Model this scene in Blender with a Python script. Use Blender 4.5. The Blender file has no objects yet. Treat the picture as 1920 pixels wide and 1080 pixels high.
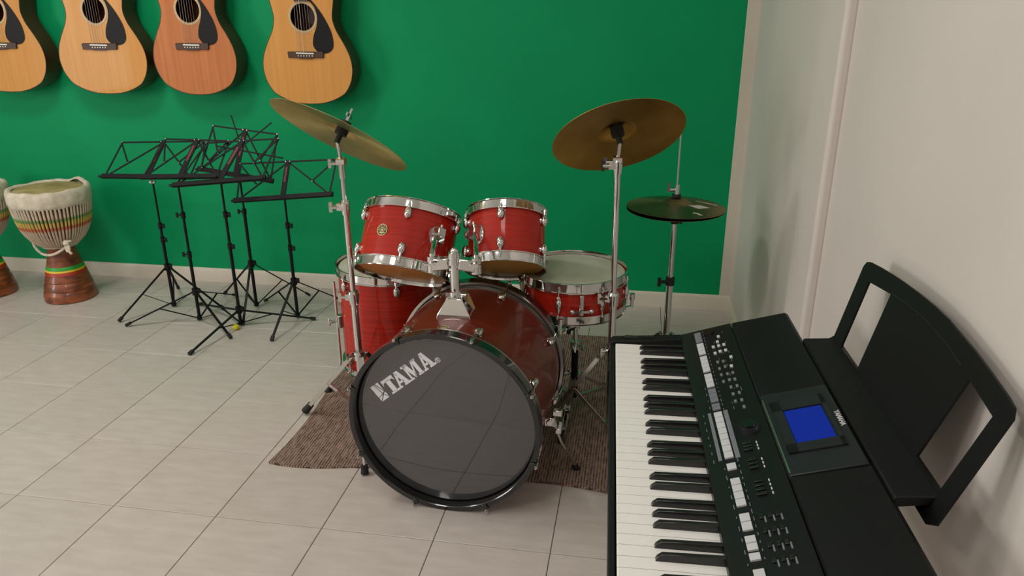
import bpy, bmesh, math, random
from mathutils import Vector, Matrix, Quaternion
random.seed(7)
S = bpy.context.scene
COL = S.collection
PI = math.pi
R = math.radians
V = Vector

# ---------------------------------------------------------------- camera
PITCH, YAW, ROLL, CAMZ = 0.3548, -0.1672, -0.0040, 1.4046
cy, sy, cp, sp = math.cos(YAW), math.sin(YAW), math.cos(PITCH), math.sin(PITCH)
F = V((sy*cp, cy*cp, -sp)); R0 = V((cy, -sy, 0)); U0 = R0.cross(F)
RR = R0*math.cos(ROLL) + U0*math.sin(ROLL); UU = -R0*math.sin(ROLL) + U0*math.cos(ROLL)
cam_d = bpy.data.cameras.new('camera'); cam = bpy.data.objects.new('camera', cam_d); COL.objects.link(cam)
mw = Matrix(((RR.x, UU.x, -F.x, 0), (RR.y, UU.y, -F.y, 0), (RR.z, UU.z, -F.z, CAMZ), (0, 0, 0, 1)))
cam.matrix_world = mw
cam_d.sensor_width = 36; cam_d.lens = 36*1401.4/1920; cam_d.clip_start = .02
S.camera = cam

# ---------------------------------------------------------------- world, lights, exposure
S.view_settings.view_transform = 'Standard'; S.view_settings.look = 'None'
S.view_settings.exposure = -0.36; S.view_settings.gamma = 1; S.view_settings.use_curve_mapping = False
W = bpy.data.worlds.new('world'); S.world = W; W.use_nodes = True
W.node_tree.nodes['Background'].inputs[0].default_value = (.9, .95, 1, 1)
W.node_tree.nodes['Background'].inputs[1].default_value = .05
CEIL = 2.75
LIGHTS = [(-2.3, 2.05, 26), (-.55, .9, 6), (-3.3, -.4, 18), (-1.3, -.4, 19)]
for lx, ly, e in LIGHTS:
    ld = bpy.data.lights.new('panel_light', 'AREA'); ld.shape = 'SQUARE'; ld.size = .5; ld.energy = e; ld.color = (1, .955, .885)
    lo = bpy.data.objects.new('panel_light', ld); lo.location = (lx, ly, CEIL-.03); COL.objects.link(lo)

wl = bpy.data.lights.new('window_daylight', 'AREA'); wl.shape = 'RECTANGLE'; wl.size = 1.3; wl.size_y = 1.1; wl.energy = 62; wl.color = (1, .985, .95)
wo = bpy.data.objects.new('window_daylight', wl); wo.location = (-5.13, .35, 1.35); wo.rotation_euler = (0, -PI/2, 0); COL.objects.link(wo)

# ---------------------------------------------------------------- materials
MATS = {}
def mat(name, col, rough=.5, metal=0., coat=0., spec=.5, build=None, **kw):
    if name in MATS: return MATS[name]
    m = bpy.data.materials.new(name); m.use_nodes = True
    nt = m.node_tree; b = nt.nodes['Principled BSDF']
    b.inputs['Base Color'].default_value = (*col, 1); b.inputs['Roughness'].default_value = rough
    b.inputs['Metallic'].default_value = metal; b.inputs['Coat Weight'].default_value = coat
    b.inputs['Coat Roughness'].default_value = kw.get('coat_rough', .05)
    b.inputs['Specular IOR Level'].default_value = spec
    if build: build(nt, b)
    MATS[name] = m
    return m
def N(nt, t, **kw):
    n = nt.nodes.new(t)
    for k, v in kw.items():
        if k in n.inputs: n.inputs[k].default_value = v
        else: setattr(n, k, v)
    return n
def noise_mix(c1, c2, scale=(1, 1, 1), ns=5., detail=4., lo=.35, hi=.65, bump=0., bscale=None, rough=None, dist=.02):
    def f(nt, b):
        L = nt.links
        tc = N(nt, 'ShaderNodeTexCoord'); mp = N(nt, 'ShaderNodeMapping'); mp.inputs['Scale'].default_value = scale
        L.new(tc.outputs['Object'], mp.inputs[0])
        no = N(nt, 'ShaderNodeTexNoise'); no.inputs['Scale'].default_value = ns; no.inputs['Detail'].default_value = detail
        L.new(mp.outputs[0], no.inputs['Vector'])
        r = N(nt, 'ShaderNodeValToRGB'); r.color_ramp.elements[0].position = lo; r.color_ramp.elements[1].position = hi
        r.color_ramp.elements[0].color = (*c1, 1); r.color_ramp.elements[1].color = (*c2, 1)
        L.new(no.outputs['Fac'], r.inputs[0]); L.new(r.outputs[0], b.inputs['Base Color'])
        if bump:
            bu = N(nt, 'ShaderNodeBump'); bu.inputs['Strength'].default_value = bump; bu.inputs['Distance'].default_value = dist
            L.new(no.outputs['Fac'], bu.inputs['Height']); L.new(bu.outputs[0], b.inputs['Normal'])
    return f
def lin(r, g, b):
    def c(v):
        v /= 255.
        return v/12.92 if v <= .04045 else ((v+.055)/1.055)**2.4
    return (c(r), c(g), c(b))

M_green = mat('green_paint', lin(0, 160, 100), .6, spec=.18, build=noise_mix(lin(0, 147, 91), lin(0, 152, 95), ns=3, bump=.05, dist=.002))
M_cream = mat('cream_paint', lin(214, 206, 190), .55, build=noise_mix(lin(210, 202, 186), lin(218, 210, 196), ns=2))
M_wall = mat('white_wall_paint', lin(216, 209, 201), .6, build=noise_mix(lin(210, 202, 196), lin(217, 209, 203), ns=1.5))
M_ceil = mat('ceiling_white', (.8, .8, .78), .7)
def tile_build(nt, b):
    L = nt.links
    g = N(nt, 'ShaderNodeNewGeometry'); no = N(nt, 'ShaderNodeTexNoise'); no.inputs['Scale'].default_value = 9; no.inputs['Detail'].default_value = 6
    mp = N(nt, 'ShaderNodeMapping'); mp.inputs['Scale'].default_value = (1, 4, 1)
    L.new(g.outputs['Position'], mp.inputs[0]); L.new(mp.outputs[0], no.inputs['Vector'])
    oi = N(nt, 'ShaderNodeObjectInfo')
    r = N(nt, 'ShaderNodeValToRGB'); r.color_ramp.elements[0].position = .3; r.color_ramp.elements[1].position = .7
    r.color_ramp.elements[0].color = (*lin(192, 182, 176), 1); r.color_ramp.elements[1].color = (*lin(204, 195, 189), 1)
    L.new(no.outputs['Fac'], r.inputs[0])
    h = N(nt, 'ShaderNodeHueSaturation'); mr = N(nt, 'ShaderNodeMapRange')
    mr.inputs['To Min'].default_value = .96; mr.inputs['To Max'].default_value = 1.03
    L.new(oi.outputs['Random'], mr.inputs['Value']); L.new(mr.outputs[0], h.inputs['Value']); L.new(r.outputs[0], h.inputs['Color'])
    L.new(h.outputs[0], b.inputs['Base Color'])
M_tile = mat('porcelain_tile', lin(200, 195, 188), .32, build=tile_build)
M_grout = mat('grey_grout', lin(150, 146, 140), .8)
M_chrome = mat('chrome', (.66, .66, .65), .08, 1)
M_chrome2 = mat('satin_steel', (.62, .62, .60), .28, 1)
M_black = mat('black_powder_coat', (.004, .004, .0045), .55, spec=.25)
M_rubber = mat('black_rubber', (.012, .012, .013), .7)
M_hoopb = mat('black_lacquer_hoop', (.006, .007, .008), .18, coat=.6)
def shell_mat(name, c1, c2, axis_scale):
    return mat(name, c1, .5, coat=.5, spec=.2, build=noise_mix(c1, c2, scale=axis_scale, ns=1, detail=8, lo=.25, hi=.75), coat_rough=.05)
M_shell = shell_mat('red_stained_shell', lin(150, 18, 5), lin(192, 36, 12), (1.6, 1.6, 170))
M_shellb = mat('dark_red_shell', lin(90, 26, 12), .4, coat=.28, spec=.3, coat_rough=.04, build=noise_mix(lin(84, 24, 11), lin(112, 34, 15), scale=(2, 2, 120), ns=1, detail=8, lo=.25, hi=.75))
M_skin = mat('clear_amber_film', lin(196, 140, 66), .35, build=noise_mix(lin(186, 130, 58), lin(204, 150, 76), ns=6))
M_coated = mat('coated_white_head', lin(196, 196, 178), .55, build=noise_mix(lin(186, 186, 166), lin(204, 204, 188), ns=7))
M_bhead = mat('glossy_grey_black_head', (.045, .046, .052), .05, coat=1, spec=1., coat_rough=.02)
M_logo = mat('silver_white_print', lin(232, 232, 238), .5)
def cymbal_build(c1, c2, rough):
    def f(nt, b):
        L = nt.links
        tc = N(nt, 'ShaderNodeTexCoord'); sx = N(nt, 'ShaderNodeSeparateXYZ'); L.new(tc.outputs['Object'], sx.inputs[0])
        cx = N(nt, 'ShaderNodeCombineXYZ'); L.new(sx.outputs[0], cx.inputs[0]); L.new(sx.outputs[1], cx.inputs[1])
        ln = N(nt, 'ShaderNodeVectorMath', operation='LENGTH'); L.new(cx.outputs[0], ln.inputs[0])
        m = N(nt, 'ShaderNodeMath', operation='MULTIPLY'); m.inputs[1].default_value = 260; L.new(ln.outputs['Value'], m.inputs[0])
        no = N(nt, 'ShaderNodeTexNoise'); no.noise_dimensions = '1D'; no.inputs['Scale'].default_value = 1; no.inputs['Detail'].default_value = 3
        L.new(m.outputs[0], no.inputs['W'])
        n2 = N(nt, 'ShaderNodeTexNoise'); n2.inputs['Scale'].default_value = 9; n2.inputs['Detail'].default_value = 5; L.new(tc.outputs['Object'], n2.inputs['Vector'])
        r = N(nt, 'ShaderNodeValToRGB'); r.color_ramp.elements[0].position = .3; r.color_ramp.elements[1].position = .7
        r.color_ramp.elements[0].color = (*c1, 1); r.color_ramp.elements[1].color = (*c2, 1); L.new(n2.outputs['Fac'], r.inputs[0]); L.new(r.outputs[0], b.inputs['Base Color'])
        bu = N(nt, 'ShaderNodeBump'); bu.inputs['Strength'].default_value = .25; bu.inputs['Distance'].default_value = .0006
        L.new(no.outputs['Fac'], bu.inputs['Height']); L.new(bu.outputs[0], b.inputs['Normal'])
        tg = N(nt, 'ShaderNodeTangent'); tg.direction_type = 'RADIAL'; tg.axis = 'Z'; L.new(tg.outputs[0], b.inputs['Tangent'])
        b.inputs['Anisotropic'].default_value = .75
    return f
M_brass = mat('brown_bronze_cymbal', lin(160, 126, 66), .40, 1, build=cymbal_build(lin(166, 126, 58), lin(190, 152, 82), .3))
M_brassl = mat('reflection_tinted_bronze', lin(186, 166, 104), .40, 1, build=cymbal_build(lin(170, 150, 92), lin(196, 178, 118), .3))  # bronze made paler and greener, the green wall's reflection put into the colour
M_brassd = mat('dark_bronze_hihat', lin(96, 84, 56), .38, 1, build=cymbal_build(lin(112, 98, 66), lin(138, 122, 86), .3))
def wood(name, a, b_, coat=.08):
    return mat(name, a, .5, coat=coat, spec=.3, build=noise_mix(a, b_, scale=(60, 60, 1.5), ns=1, detail=5, lo=.3, hi=.7))
M_spruce = wood('amber_spruce', lin(208, 144, 70), lin(218, 156, 80))
M_mahog = wood('reddish_mahogany', lin(184, 108, 58), lin(204, 126, 72))
M_side = mat('dark_guitar_side', lin(70, 30, 16), .3, coat=.5)
M_rose = mat('rosewood', lin(66, 42, 30), .5)
M_guard = mat('black_pickguard', (.008, .008, .01), .5, spec=.2)
M_rosette = mat('pale_rosette', lin(196, 170, 130), .4)
M_bone = mat('white_bone', lin(230, 226, 214), .4)
M_rope = mat('white_rope', lin(214, 204, 186), .85, build=noise_mix(lin(190, 178, 158), lin(226, 218, 200), ns=90, bump=.5, dist=.003))
M_cloth = mat('cream_wrapped_cloth', lin(212, 202, 182), .9, build=noise_mix(lin(198, 188, 168), lin(222, 213, 196), ns=25, bump=.5, dist=.006))
M_goat = mat('goat_skin', lin(176, 158, 104), .6, build=noise_mix(lin(150, 132, 84), lin(190, 172, 120), ns=9))
M_djwood = mat('carved_mahogany', lin(140, 72, 36), .4, coat=.3, build=noise_mix(lin(88, 40, 20), lin(158, 84, 44), scale=(1, 1, 2.5), ns=14, detail=5, bump=.35, dist=.004))
M_dgreen = mat('painted_green', lin(40, 160, 60), .45); M_dyel = mat('painted_yellow', lin(226, 190, 40), .45); M_dred = mat('painted_red', lin(168, 46, 22), .45)
M_kblack = mat('keyboard_black_plastic', (.006, .0065, .007), .5, spec=.22)
M_kpanel = mat('keyboard_panel_satin', (.007, .008, .009), .34, spec=.35)
M_kgrey = mat('keyboard_dark_grey', (.016, .018, .022), .35, spec=.4)
M_wkey = mat('white_key_plastic', lin(244, 243, 240), .22, coat=.3)
M_bkey = mat('black_key_plastic', (.008, .008, .009), .25, coat=.3)
M_btn = mat('light_grey_button', lin(200, 202, 206), .4)
M_btnd = mat('dim_grey_button', lin(118, 122, 130), .4)
M_screen = mat('lcd_blue', lin(24, 36, 130), .12, build=None)
M_print = mat('white_panel_print', lin(205, 205, 205), .5)
M_yellow = mat('yellow_foam', lin(224, 214, 40), .8)
M_label = mat('dusty_red_label', lin(110, 40, 48), .5)
M_paper = mat('white_sticker', lin(200, 200, 190), .6)
M_dark = mat('dark_interior', lin(48, 30, 18), .8)
M_lampd = mat('frosted_diffuser', (.9, .9, .88), .5)
MATS['frosted_diffuser'].node_tree.nodes['Principled BSDF'].inputs['Emission Color'].default_value = (1, .96, .9, 1)
MATS['frosted_diffuser'].node_tree.nodes['Principled BSDF'].inputs['Emission Strength'].default_value = 2.2
scr = MATS['lcd_blue'].node_tree.nodes['Principled BSDF']
scr.inputs['Emission Color'].default_value = (*lin(20, 40, 190), 1); scr.inputs['Emission Strength'].default_value = .30

# ---------------------------------------------------------------- mesh helpers
def rotz_to(d):
    return V(d).normalized().to_track_quat('Z', 'Y').to_matrix()
class MB:
    def __init__(s): s.v = []; s.f = []; s.sm = []
    def add(s, vs, fs, smooth=False):
        o = len(s.v); s.v += [V(p) for p in vs]; s.f += [tuple(i+o for i in f) for f in fs]; s.sm += [smooth]*len(fs); return s
    def box(s, c, size, rot=None):
        c = V(c); h = V(size)/2; vs = []
        for x in (-1, 1):
            for y in (-1, 1):
                for z in (-1, 1):
                    p = V((x*h.x, y*h.y, z*h.z)); vs.append(c + (rot @ p if rot else p))
        return s.add(vs, [(0, 1, 3, 2), (4, 6, 7, 5), (0, 4, 5, 1), (2, 3, 7, 6), (0, 2, 6, 4), (1, 5, 7, 3)])
    def bar(s, a, b, w, t, up=(0, 0, 1)):      # flat bar from a to b, width w across, thickness t along up
        a, b = V(a), V(b); z = (b-a).normalized(); x = z.cross(V(up))
        if x.length < 1e-4: x = z.cross(V((0, 1, 0)))
        x.normalize(); y = z.cross(x); m = Matrix((x, y, z)).transposed()
        return s.box((a+b)/2, (w, t, (b-a).length), m)
    def tube(s, a, b, r0, r1=None, n=12, cap=True):
        a, b = V(a), V(b); r1 = r0 if r1 is None else r1; m = rotz_to(b-a); vs = []
        for p, r in ((a, r0), (b, r1)):
            for i in range(n):
                t = 2*PI*i/n; vs.append(p + m @ V((r*math.cos(t), r*math.sin(t), 0)))
        fs = [(i, (i+1) % n, n+(i+1) % n, n+i) for i in range(n)]
        s.add(vs, fs, True)
        if cap: s.add(vs[:n], [tuple(range(n-1, -1, -1))]); s.add(vs[n:], [tuple(range(n))])
        return s
    def path(s, pts, r, n=8, closed=False):
        pts = [V(p) for p in pts]; k = len(pts); rings = []; prev = None
        for i, p in enumerate(pts):
            if closed: d = pts[(i+1) % k]-pts[i-1]
            else: d = pts[min(i+1, k-1)]-pts[max(i-1, 0)]
            d.normalize()
            if prev is None: x = d.orthogonal().normalized()
            else:
                x = prev - d*prev.dot(d); x.normalize()
            prev = x; y = d.cross(x); rr = r[i] if isinstance(r, (list, tuple)) else r
            rings.append([p + (x*math.cos(2*PI*j/n)+y*math.sin(2*PI*j/n))*rr for j in range(n)])
        vs = [q for rg in rings for q in rg]; fs = []
        for i in range(k if closed else k-1):
            a = i*n; b = ((i+1) % k)*n
            for j in range(n): fs.append((a+j, a+(j+1) % n, b+(j+1) % n, b+j))
        s.add(vs, fs, True)
        if not closed: s.add(rings[0], [tuple(range(n-1, -1, -1))]); s.add(rings[-1], [tuple(range(n))])
        return s
    def lathe(s, prof, n=64, m=None, a0=0, a1=2*PI, closed=False):   # prof: (r, z)
        full = abs(a1-a0-2*PI) < 1e-6; k = n if full else n+1; vs = []
        for r, z in prof:
            for i in range(k):
                t = a0+(a1-a0)*i/n; p = V((r*math.cos(t), r*math.sin(t), z)); vs.append(m @ p if m else p)
        fs = []; P = len(prof)
        for j in range(P if closed else P-1):
            j2 = (j+1) % P
            for i in range(n if full else n):
                i2 = (i+1) % k if full else i+1
                fs.append((j*k+i, j*k+i2, j2*k+i2, j2*k+i))
        return s.add(vs, fs, True)
    def sph(s, c, r, n=14, sc=(1, 1, 1), rot=None):
        vs = []; fs = []; k = n//2; c = V(c)
        for j in range(k+1):
            ph = PI*j/k
            for i in range(n):
                t = 2*PI*i/n; p = V((r*sc[0]*math.sin(ph)*math.cos(t), r*sc[1]*math.sin(ph)*math.sin(t), r*sc[2]*math.cos(ph)))
                vs.append(c+(rot @ p if rot else p))
        for j in range(k):
            for i in range(n):
                fs.append((j*n+i, (j+1)*n+i, (j+1)*n+(i+1) % n, j*n+(i+1) % n))
        return s.add(vs, fs, True)
    def prism(s, poly, z0, z1, m=None, off=(0, 0, 0)):      # polygon in x,y between z0 and z1
        n = len(poly); o = V(off)
        vs = [V((x, y, z0)) for x, y in poly]+[V((x, y, z1)) for x, y in poly]
        vs = [(m @ p if m else p)+o for p in vs]
        return s.add(vs, [tuple(range(n-1, -1, -1)), tuple(range(n, 2*n))]+[(i, (i+1) % n, n+(i+1) % n, n+i) for i in range(n)])
    def build(s, name, material, parent=None, bevel=0, seg=2, angle=35, flat=False):
        me = bpy.data.meshes.new(name); me.from_pydata([tuple(p) for p in s.v], [], s.f)
        me.materials.append(material)
        bm = bmesh.new(); bm.from_mesh(me); bmesh.ops.remove_doubles(bm, verts=bm.verts, dist=1e-6)
        bmesh.ops.dissolve_degenerate(bm, dist=1e-7, edges=bm.edges)
        bmesh.ops.recalc_face_normals(bm, faces=bm.faces); bm.to_mesh(me); bm.free()
        for p in me.polygons: p.use_smooth = not flat
        if not flat: me.set_sharp_from_angle(angle=R(angle))
        o = bpy.data.objects.new(name, me); COL.objects.link(o)
        if parent: o.parent = parent
        if bevel:
            b = o.modifiers.new('bevel', 'BEVEL'); b.width = bevel; b.segments = seg; b.limit_method = 'ANGLE'; b.angle_limit = R(40)
            b.harden_normals = False
        return o
GROUPS = {'tom_drum': 'red toms mounted over the bass drum', 'djembe': 'djembes standing by the green wall', 'crash_cymbal': 'crash cymbals of the drum kit',
          'cymbal_stand': 'chrome cymbal stands of the drum kit', 'hihat_cymbal': 'pair of hi-hat cymbals', 'ceiling_lamp': 'ceiling lamps above the picture'}
def tag(o, label, cat, group=None):
    o['label'] = label; o['category'] = cat
    group = group or GROUPS.get(o.name.split('.')[0])
    if group: o['group'] = group
    return o
def empty(name, label, cat, loc=(0, 0, 0), mtx=None, group=None):
    o = bpy.data.objects.new(name, None); COL.objects.link(o); o.empty_display_size = .05
    if mtx is not None: o.matrix_world = mtx
    else: o.location = loc
    return tag(o, label, cat, group)
def struct(o): o['kind'] = 'structure'; return o
def lbl(o, t): o['label'] = t; return o
def link_copy(o, parent, mtx=None):
    c = o.copy(); COL.objects.link(c); c.parent = parent
    if mtx is not None: c.matrix_local = mtx
    return c
def copy_sub(o, parent, mtx):           # a part and its sub-parts
    c = o.copy(); COL.objects.link(c); c.parent = parent; c.matrix_local = mtx
    for ch in list(o.children): link_copy(ch, c)
    return c
def frame(c, n, xref=(1, 0, 0)):
    n = V(n).normalized(); x = V(xref)-n*V(xref).dot(n); x.normalize(); y = n.cross(x)
    m = Matrix((x, y, n)).transposed().to_4x4(); m.translation = V(c); return m

# ================================================================ ROOM
WY, WX = 3.595, .489          # green wall plane, right wall plane
X0, Y0 = -5.2, -1.9
T = 1/3; GX, GY = -2.512, 2.675
fl = struct(MB().box(((X0+WX)/2, (Y0+WY)/2, -.06), (WX-X0+.2, WY-Y0+.2, .1)).build('floor', M_grout))
tm = {}
def tile(x0, x1, y0, y1):
    g = .0011
    x0 = max(x0+g, X0); x1 = min(x1-g, WX-.001); y0 = y0+g; y1 = min(y1-g, WY-.001)
    if x1-x0 < .01 or y1-y0 < .01: return
    key = (round(x1-x0, 3), round(y1-y0, 3))
    if key not in tm:
        a, b = (x1-x0)/2, (y1-y0)/2; e = .0012
        m = MB(); vs = [(-a, -b, -.01), (a, -b, -.01), (a, b, -.01), (-a, b, -.01), (-a, -b, -e), (a, -b, -e), (a, b, -e), (-a, b, -e),
                        (-a+e, -b+e, 0), (a-e, -b+e, 0), (a-e, b-e, 0), (-a+e, b-e, 0)]
        m.add(vs, [(0, 1, 5, 4), (1, 2, 6, 5), (2, 3, 7, 6), (3, 0, 4, 7), (4, 5, 9, 8), (5, 6, 10, 9), (6, 7, 11, 10), (7, 4, 8, 11), (8, 9, 10, 11), (3, 2, 1, 0)])
        o = m.build('tile', M_tile, fl, flat=True); tm[key] = o
    else:
        o = tm[key].copy(); COL.objects.link(o)
    o.location = ((x0+x1)/2, (y0+y1)/2, 0)
for i in range(-5, 10):
    for j in range(-4, 12):
        tile(GX+i*T, GX+(i+1)*T, GY-(j+1)*T+T, GY-j*T+T)
# the rest of the floor, behind the camera and far left, in joined tiles
rest = MB()
def rt(x0, x1, y0, y1):
    g = .0016; x0 = max(x0+g, X0); y0 = max(y0+g, Y0); x1 = min(x1-g, WX-.001)
    if x1-x0 < .01 or y1-y0 < .01: return
    rest.add([(x0, y0, 0), (x1, y0, 0), (x1, y1-g, 0), (x0, y1-g, 0)], [(0, 1, 2, 3)])
for i in range(-9, 10):
    for j in range(-4, 18):
        if i >= -5 and j < 12: continue
        rt(GX+i*T, GX+(i+1)*T, GY-(j+1)*T+T, min(GY-j*T+T, WY))
ro = rest.build('outer_tiles', M_tile, fl, flat=True); ro['kind'] = 'stuff'

GXR = .437                   # right edge of the green paint
struct(MB().box(((X0+GXR)/2, WY+.05, CEIL/2), (GXR-X0, .1, CEIL)).build('wall_back', M_green))
struct(MB().box(((GXR+WX)/2+.03, WY+.045, CEIL/2), (WX-GXR+.06, .1, CEIL)).build('trim_1', M_cream, bevel=.002))
struct(MB().box((WX+.06, (Y0+WY)/2+.05, CEIL/2), (.12, WY-Y0+.1, CEIL)).build('wall_right', M_wall))
struct(MB().box((X0-.05, (Y0+WY)/2, CEIL/2), (.1, WY-Y0, CEIL)).build('wall_left', M_wall))
struct(MB().box(((X0+WX)/2, Y0-.05, CEIL/2), (WX-X0, .1, CEIL)).build('wall_front', M_wall))
struct(MB().box(((X0+WX)/2, (Y0+WY)/2, CEIL+.05), (WX-X0+.2, WY-Y0+.2, .1)).build('ceiling', M_ceil))
# baseboards with a small rounded top
def skirting(name, a, b, n):
    a, b, n = V(a), V(b), V(n); prof = [(0, 0), (.013, 0), (.013, .064), (.010, .072), (.004, .077), (0, .077)]
    m = MB(); k = len(prof); vs = [a+n*d+V((0, 0, z)) for d, z in prof]+[b+n*d+V((0, 0, z)) for d, z in prof]
    m.add(vs, [(i, (i+1) % k, k+(i+1) % k, k+i) for i in range(k)]+[tuple(range(k)), tuple(range(2*k-1, k-1, -1))])
    return struct(m.build(name, M_cream))
skirting('baseboard_back', (X0, WY, 0), (WX, WY, 0), (0, -1, 0))
skirting('baseboard_right', (WX, WY, 0), (WX, Y0, 0), (-1, 0, 0))
skirting('baseboard_left', (X0, Y0, 0), (X0, WY, 0), (1, 0, 0))
# shallow panel and rounded pilaster on the right wall
struct(MB().box((WX-.004, (2.215+3.06)/2, CEIL/2), (.010, 3.06-2.215, CEIL-.002)).build('trim_2', M_wall, bevel=.002))
struct(MB().box((WX-.010, (1.97+2.215)/2, CEIL/2), (.034, .245, CEIL-.004)).build('trim_3', M_wall, bevel=.012, seg=4))
def window():
    w = struct(MB().box((X0+.008, .35, 1.35), (.012, 1.36, 1.16)).build('window_1', mat('daylit_pane', (.8, .85, .9), .2)))
    b = MATS['daylit_pane'].node_tree.nodes['Principled BSDF']; b.inputs['Emission Color'].default_value = (.95, .98, 1, 1); b.inputs['Emission Strength'].default_value = 1.6
    m = MB()
    for y in (-.36, .35, 1.06): m.box((X0+.025, y, 1.35), (.05, .05, 1.26))
    for z in (.745, 1.955): m.box((X0+.025, .35, z), (.05, 1.46, .05))
    m.build('window_frame', M_bone, w, bevel=.003)
window()
# ceiling lamps (out of frame) that carry the panel lights
for k, (lx, ly, e) in enumerate(LIGHTS):
    t = empty('ceiling_lamp', 'square white flush ceiling lamp ' + ['over the djembes', 'over the drum kit', 'behind the camera on the left', 'behind the camera on the right'][k], 'lamp', (lx, ly, CEIL))
    MB().box((0, 0, -.010), (.60, .60, .02)).build('lamp_housing', M_bone, t, bevel=.003)
    MB().box((0, 0, -.022), (.54, .54, .006)).build('diffuser', M_lampd, t)

# ================================================================ RUG
def rug():
    nx, ny = 90, 60; xa, xb, ya, yb = -1.15, .34, 1.965, 3.16
    top = []; m = MB()
    for j in range(ny+1):
        for i in range(nx+1):
            u, v = i/nx, j/ny; x = xa+(xb-xa)*u; y = ya+(yb-ya)*v
            w = (1-v)**6
            y += w*(-.016*math.sin(u*17+.5)+.022*u)
            x += (1-u)**8*.012*math.sin(v*9)
            z = .005+.0022*w*(1+math.sin(u*17+2.2))+.0008*math.sin(x*260)*math.sin(y*230)
            top.append((x, y, z))
    n = (nx+1)*(ny+1); vs = top+[(x, y, .0005) for x, y, z in top]; fs = []
    I = lambda i, j: j*(nx+1)+i
    for j in range(ny):
        for i in range(nx):
            fs.append((I(i, j), I(i+1, j), I(i+1, j+1), I(i, j+1)))
    for i in range(nx):
        fs.append((I(i, 0)+n, I(i+1, 0)+n, I(i+1, 0), I(i, 0))); fs.append((I(i, ny), I(i+1, ny), I(i+1, ny)+n, I(i, ny)+n))
    for j in range(ny):
        fs.append((I(0, j), I(0, j+1), I(0, j+1)+n, I(0, j)+n)); fs.append((I(nx, j)+n, I(nx, j+1)+n, I(nx, j+1), I(nx, j)))
    def b(nt, bs):
        L = nt.links; tc = N(nt, 'ShaderNodeTexCoord')
        w1 = N(nt, 'ShaderNodeTexWave', wave_type='BANDS', bands_direction='X'); w1.inputs['Scale'].default_value = 34; w1.inputs['Distortion'].default_value = 1.5; w1.inputs['Detail'].default_value = 2; w1.inputs['Detail Scale'].default_value = 12
        w2 = N(nt, 'ShaderNodeTexWave', wave_type='BANDS', bands_direction='Y'); w2.inputs['Scale'].default_value = 46; w2.inputs['Distortion'].default_value = 2; w2.inputs['Detail'].default_value = 2; w2.inputs['Detail Scale'].default_value = 12
        no = N(nt, 'ShaderNodeTexNoise'); no.inputs['Scale'].default_value = 120; no.inputs['Detail'].default_value = 3
        mp = N(nt, 'ShaderNodeMapping'); mp.inputs['Scale'].default_value = (1, .25, 1)
        L.new(tc.outputs['Object'], mp.inputs[0]); L.new(mp.outputs[0], no.inputs['Vector'])
        for w in (w1, w2): L.new(tc.outputs['Object'], w.inputs['Vector'])
        mu = N(nt, 'ShaderNodeMath', operation='MULTIPLY'); L.new(w1.outputs['Fac'], mu.inputs[0]); L.new(w2.outputs['Fac'], mu.inputs[1])
        ad = N(nt, 'ShaderNodeMath', operation='ADD'); L.new(mu.outputs[0], ad.inputs[0]); L.new(no.outputs['Fac'], ad.inputs[1])
        r = N(nt, 'ShaderNodeValToRGB'); r.color_ramp.elements[0].position = .42; r.color_ramp.elements[1].position = 1.1
        r.color_ramp.elements[0].color = (*lin(66, 50, 42), 1); r.color_ramp.elements[1].color = (*lin(176, 148, 134), 1)
        L.new(ad.outputs[0], r.inputs[0]); L.new(r.outputs[0], bs.inputs['Base Color'])
        bu = N(nt, 'ShaderNodeBump'); bu.inputs['Strength'].default_value = .6; bu.inputs['Distance'].default_value = .003
        L.new(ad.outputs[0], bu.inputs['Height']); L.new(bu.outputs[0], bs.inputs['Normal'])
    M = mat('woven_brown_rug', lin(110, 84, 74), .9, build=b)
    o = m.add(vs, fs, True).build('rug', M)
    tag(o, 'brown woven rug with a wavy front edge under the drum kit', 'rug')
rug()

# ================================================================ DRUM PARTS
def ring_hoop(r, h, flip=1):
    # triple flanged steel hoop, from its seat on the shell (z=0) to its lip (z=h)
    p = [(r+.002, 0), (r+.011, 0), (r+.011, .0025), (r+.0055, .0035), (r+.0045, h*.55), (r+.0045, h-.004), (r+.009, h-.0015), (r+.0088, h), (r+.0035, h), (r+.0022, h-.004), (r+.0022, .003)]
    return [(a, b*flip) for a, b in p]
def rad(a, r, z): return V((r*math.cos(a), r*math.sin(a), z))
def add_lug(parent, a, r, z, up, hoop_z, size=1., two=False, name='lug'):
    # teardrop lug, its tension rod runs to the hoop ear
    m = rotz_to((math.cos(a), math.sin(a), 0)).to_4x4()
    l = MB(); c = rad(a, r+.008*size, z)
    fr = Matrix((V((-math.sin(a), math.cos(a), 0)), V((0, 0, 1)), V((math.cos(a), math.sin(a), 0)))).transposed()
    l.sph(c, 1, 16, (.0125*size, .021*size, .0115*size), fr)
    l.tube(rad(a, r-.001, z), rad(a, r+.006*size, z), .0135*size, .011*size, 16)
    l.tube(rad(a, r+.010*size, z), rad(a, r+.010*size, z+up*.026*size), .0062*size, .0048*size, 12)
    if two: l.sph(rad(a, r+.008*size, z-.0), 1, 14, (.011*size, .034*size, .009*size), fr)
    lo = l.build(name, M_chrome, parent)
    t = MB(); zr = r+.010*size
    t.tube(rad(a, zr, z+up*.02*size), rad(a, zr, hoop_z+up*.004), .0026, n=8)
    t.tube(rad(a, zr, hoop_z), rad(a, zr, hoop_z+up*.008), .0052, n=8)
    t.tube(rad(a, zr, hoop_z+up*.008), rad(a, zr, hoop_z+up*.016), .0034, .003, 6)
    t.box(rad(a, zr-.006, hoop_z-up*.002), (.014, .013, .0035), Matrix.Rotation(a, 3, 'Z'))
    t.build('tension_rod', M_chrome, lo)
    return lo
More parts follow.
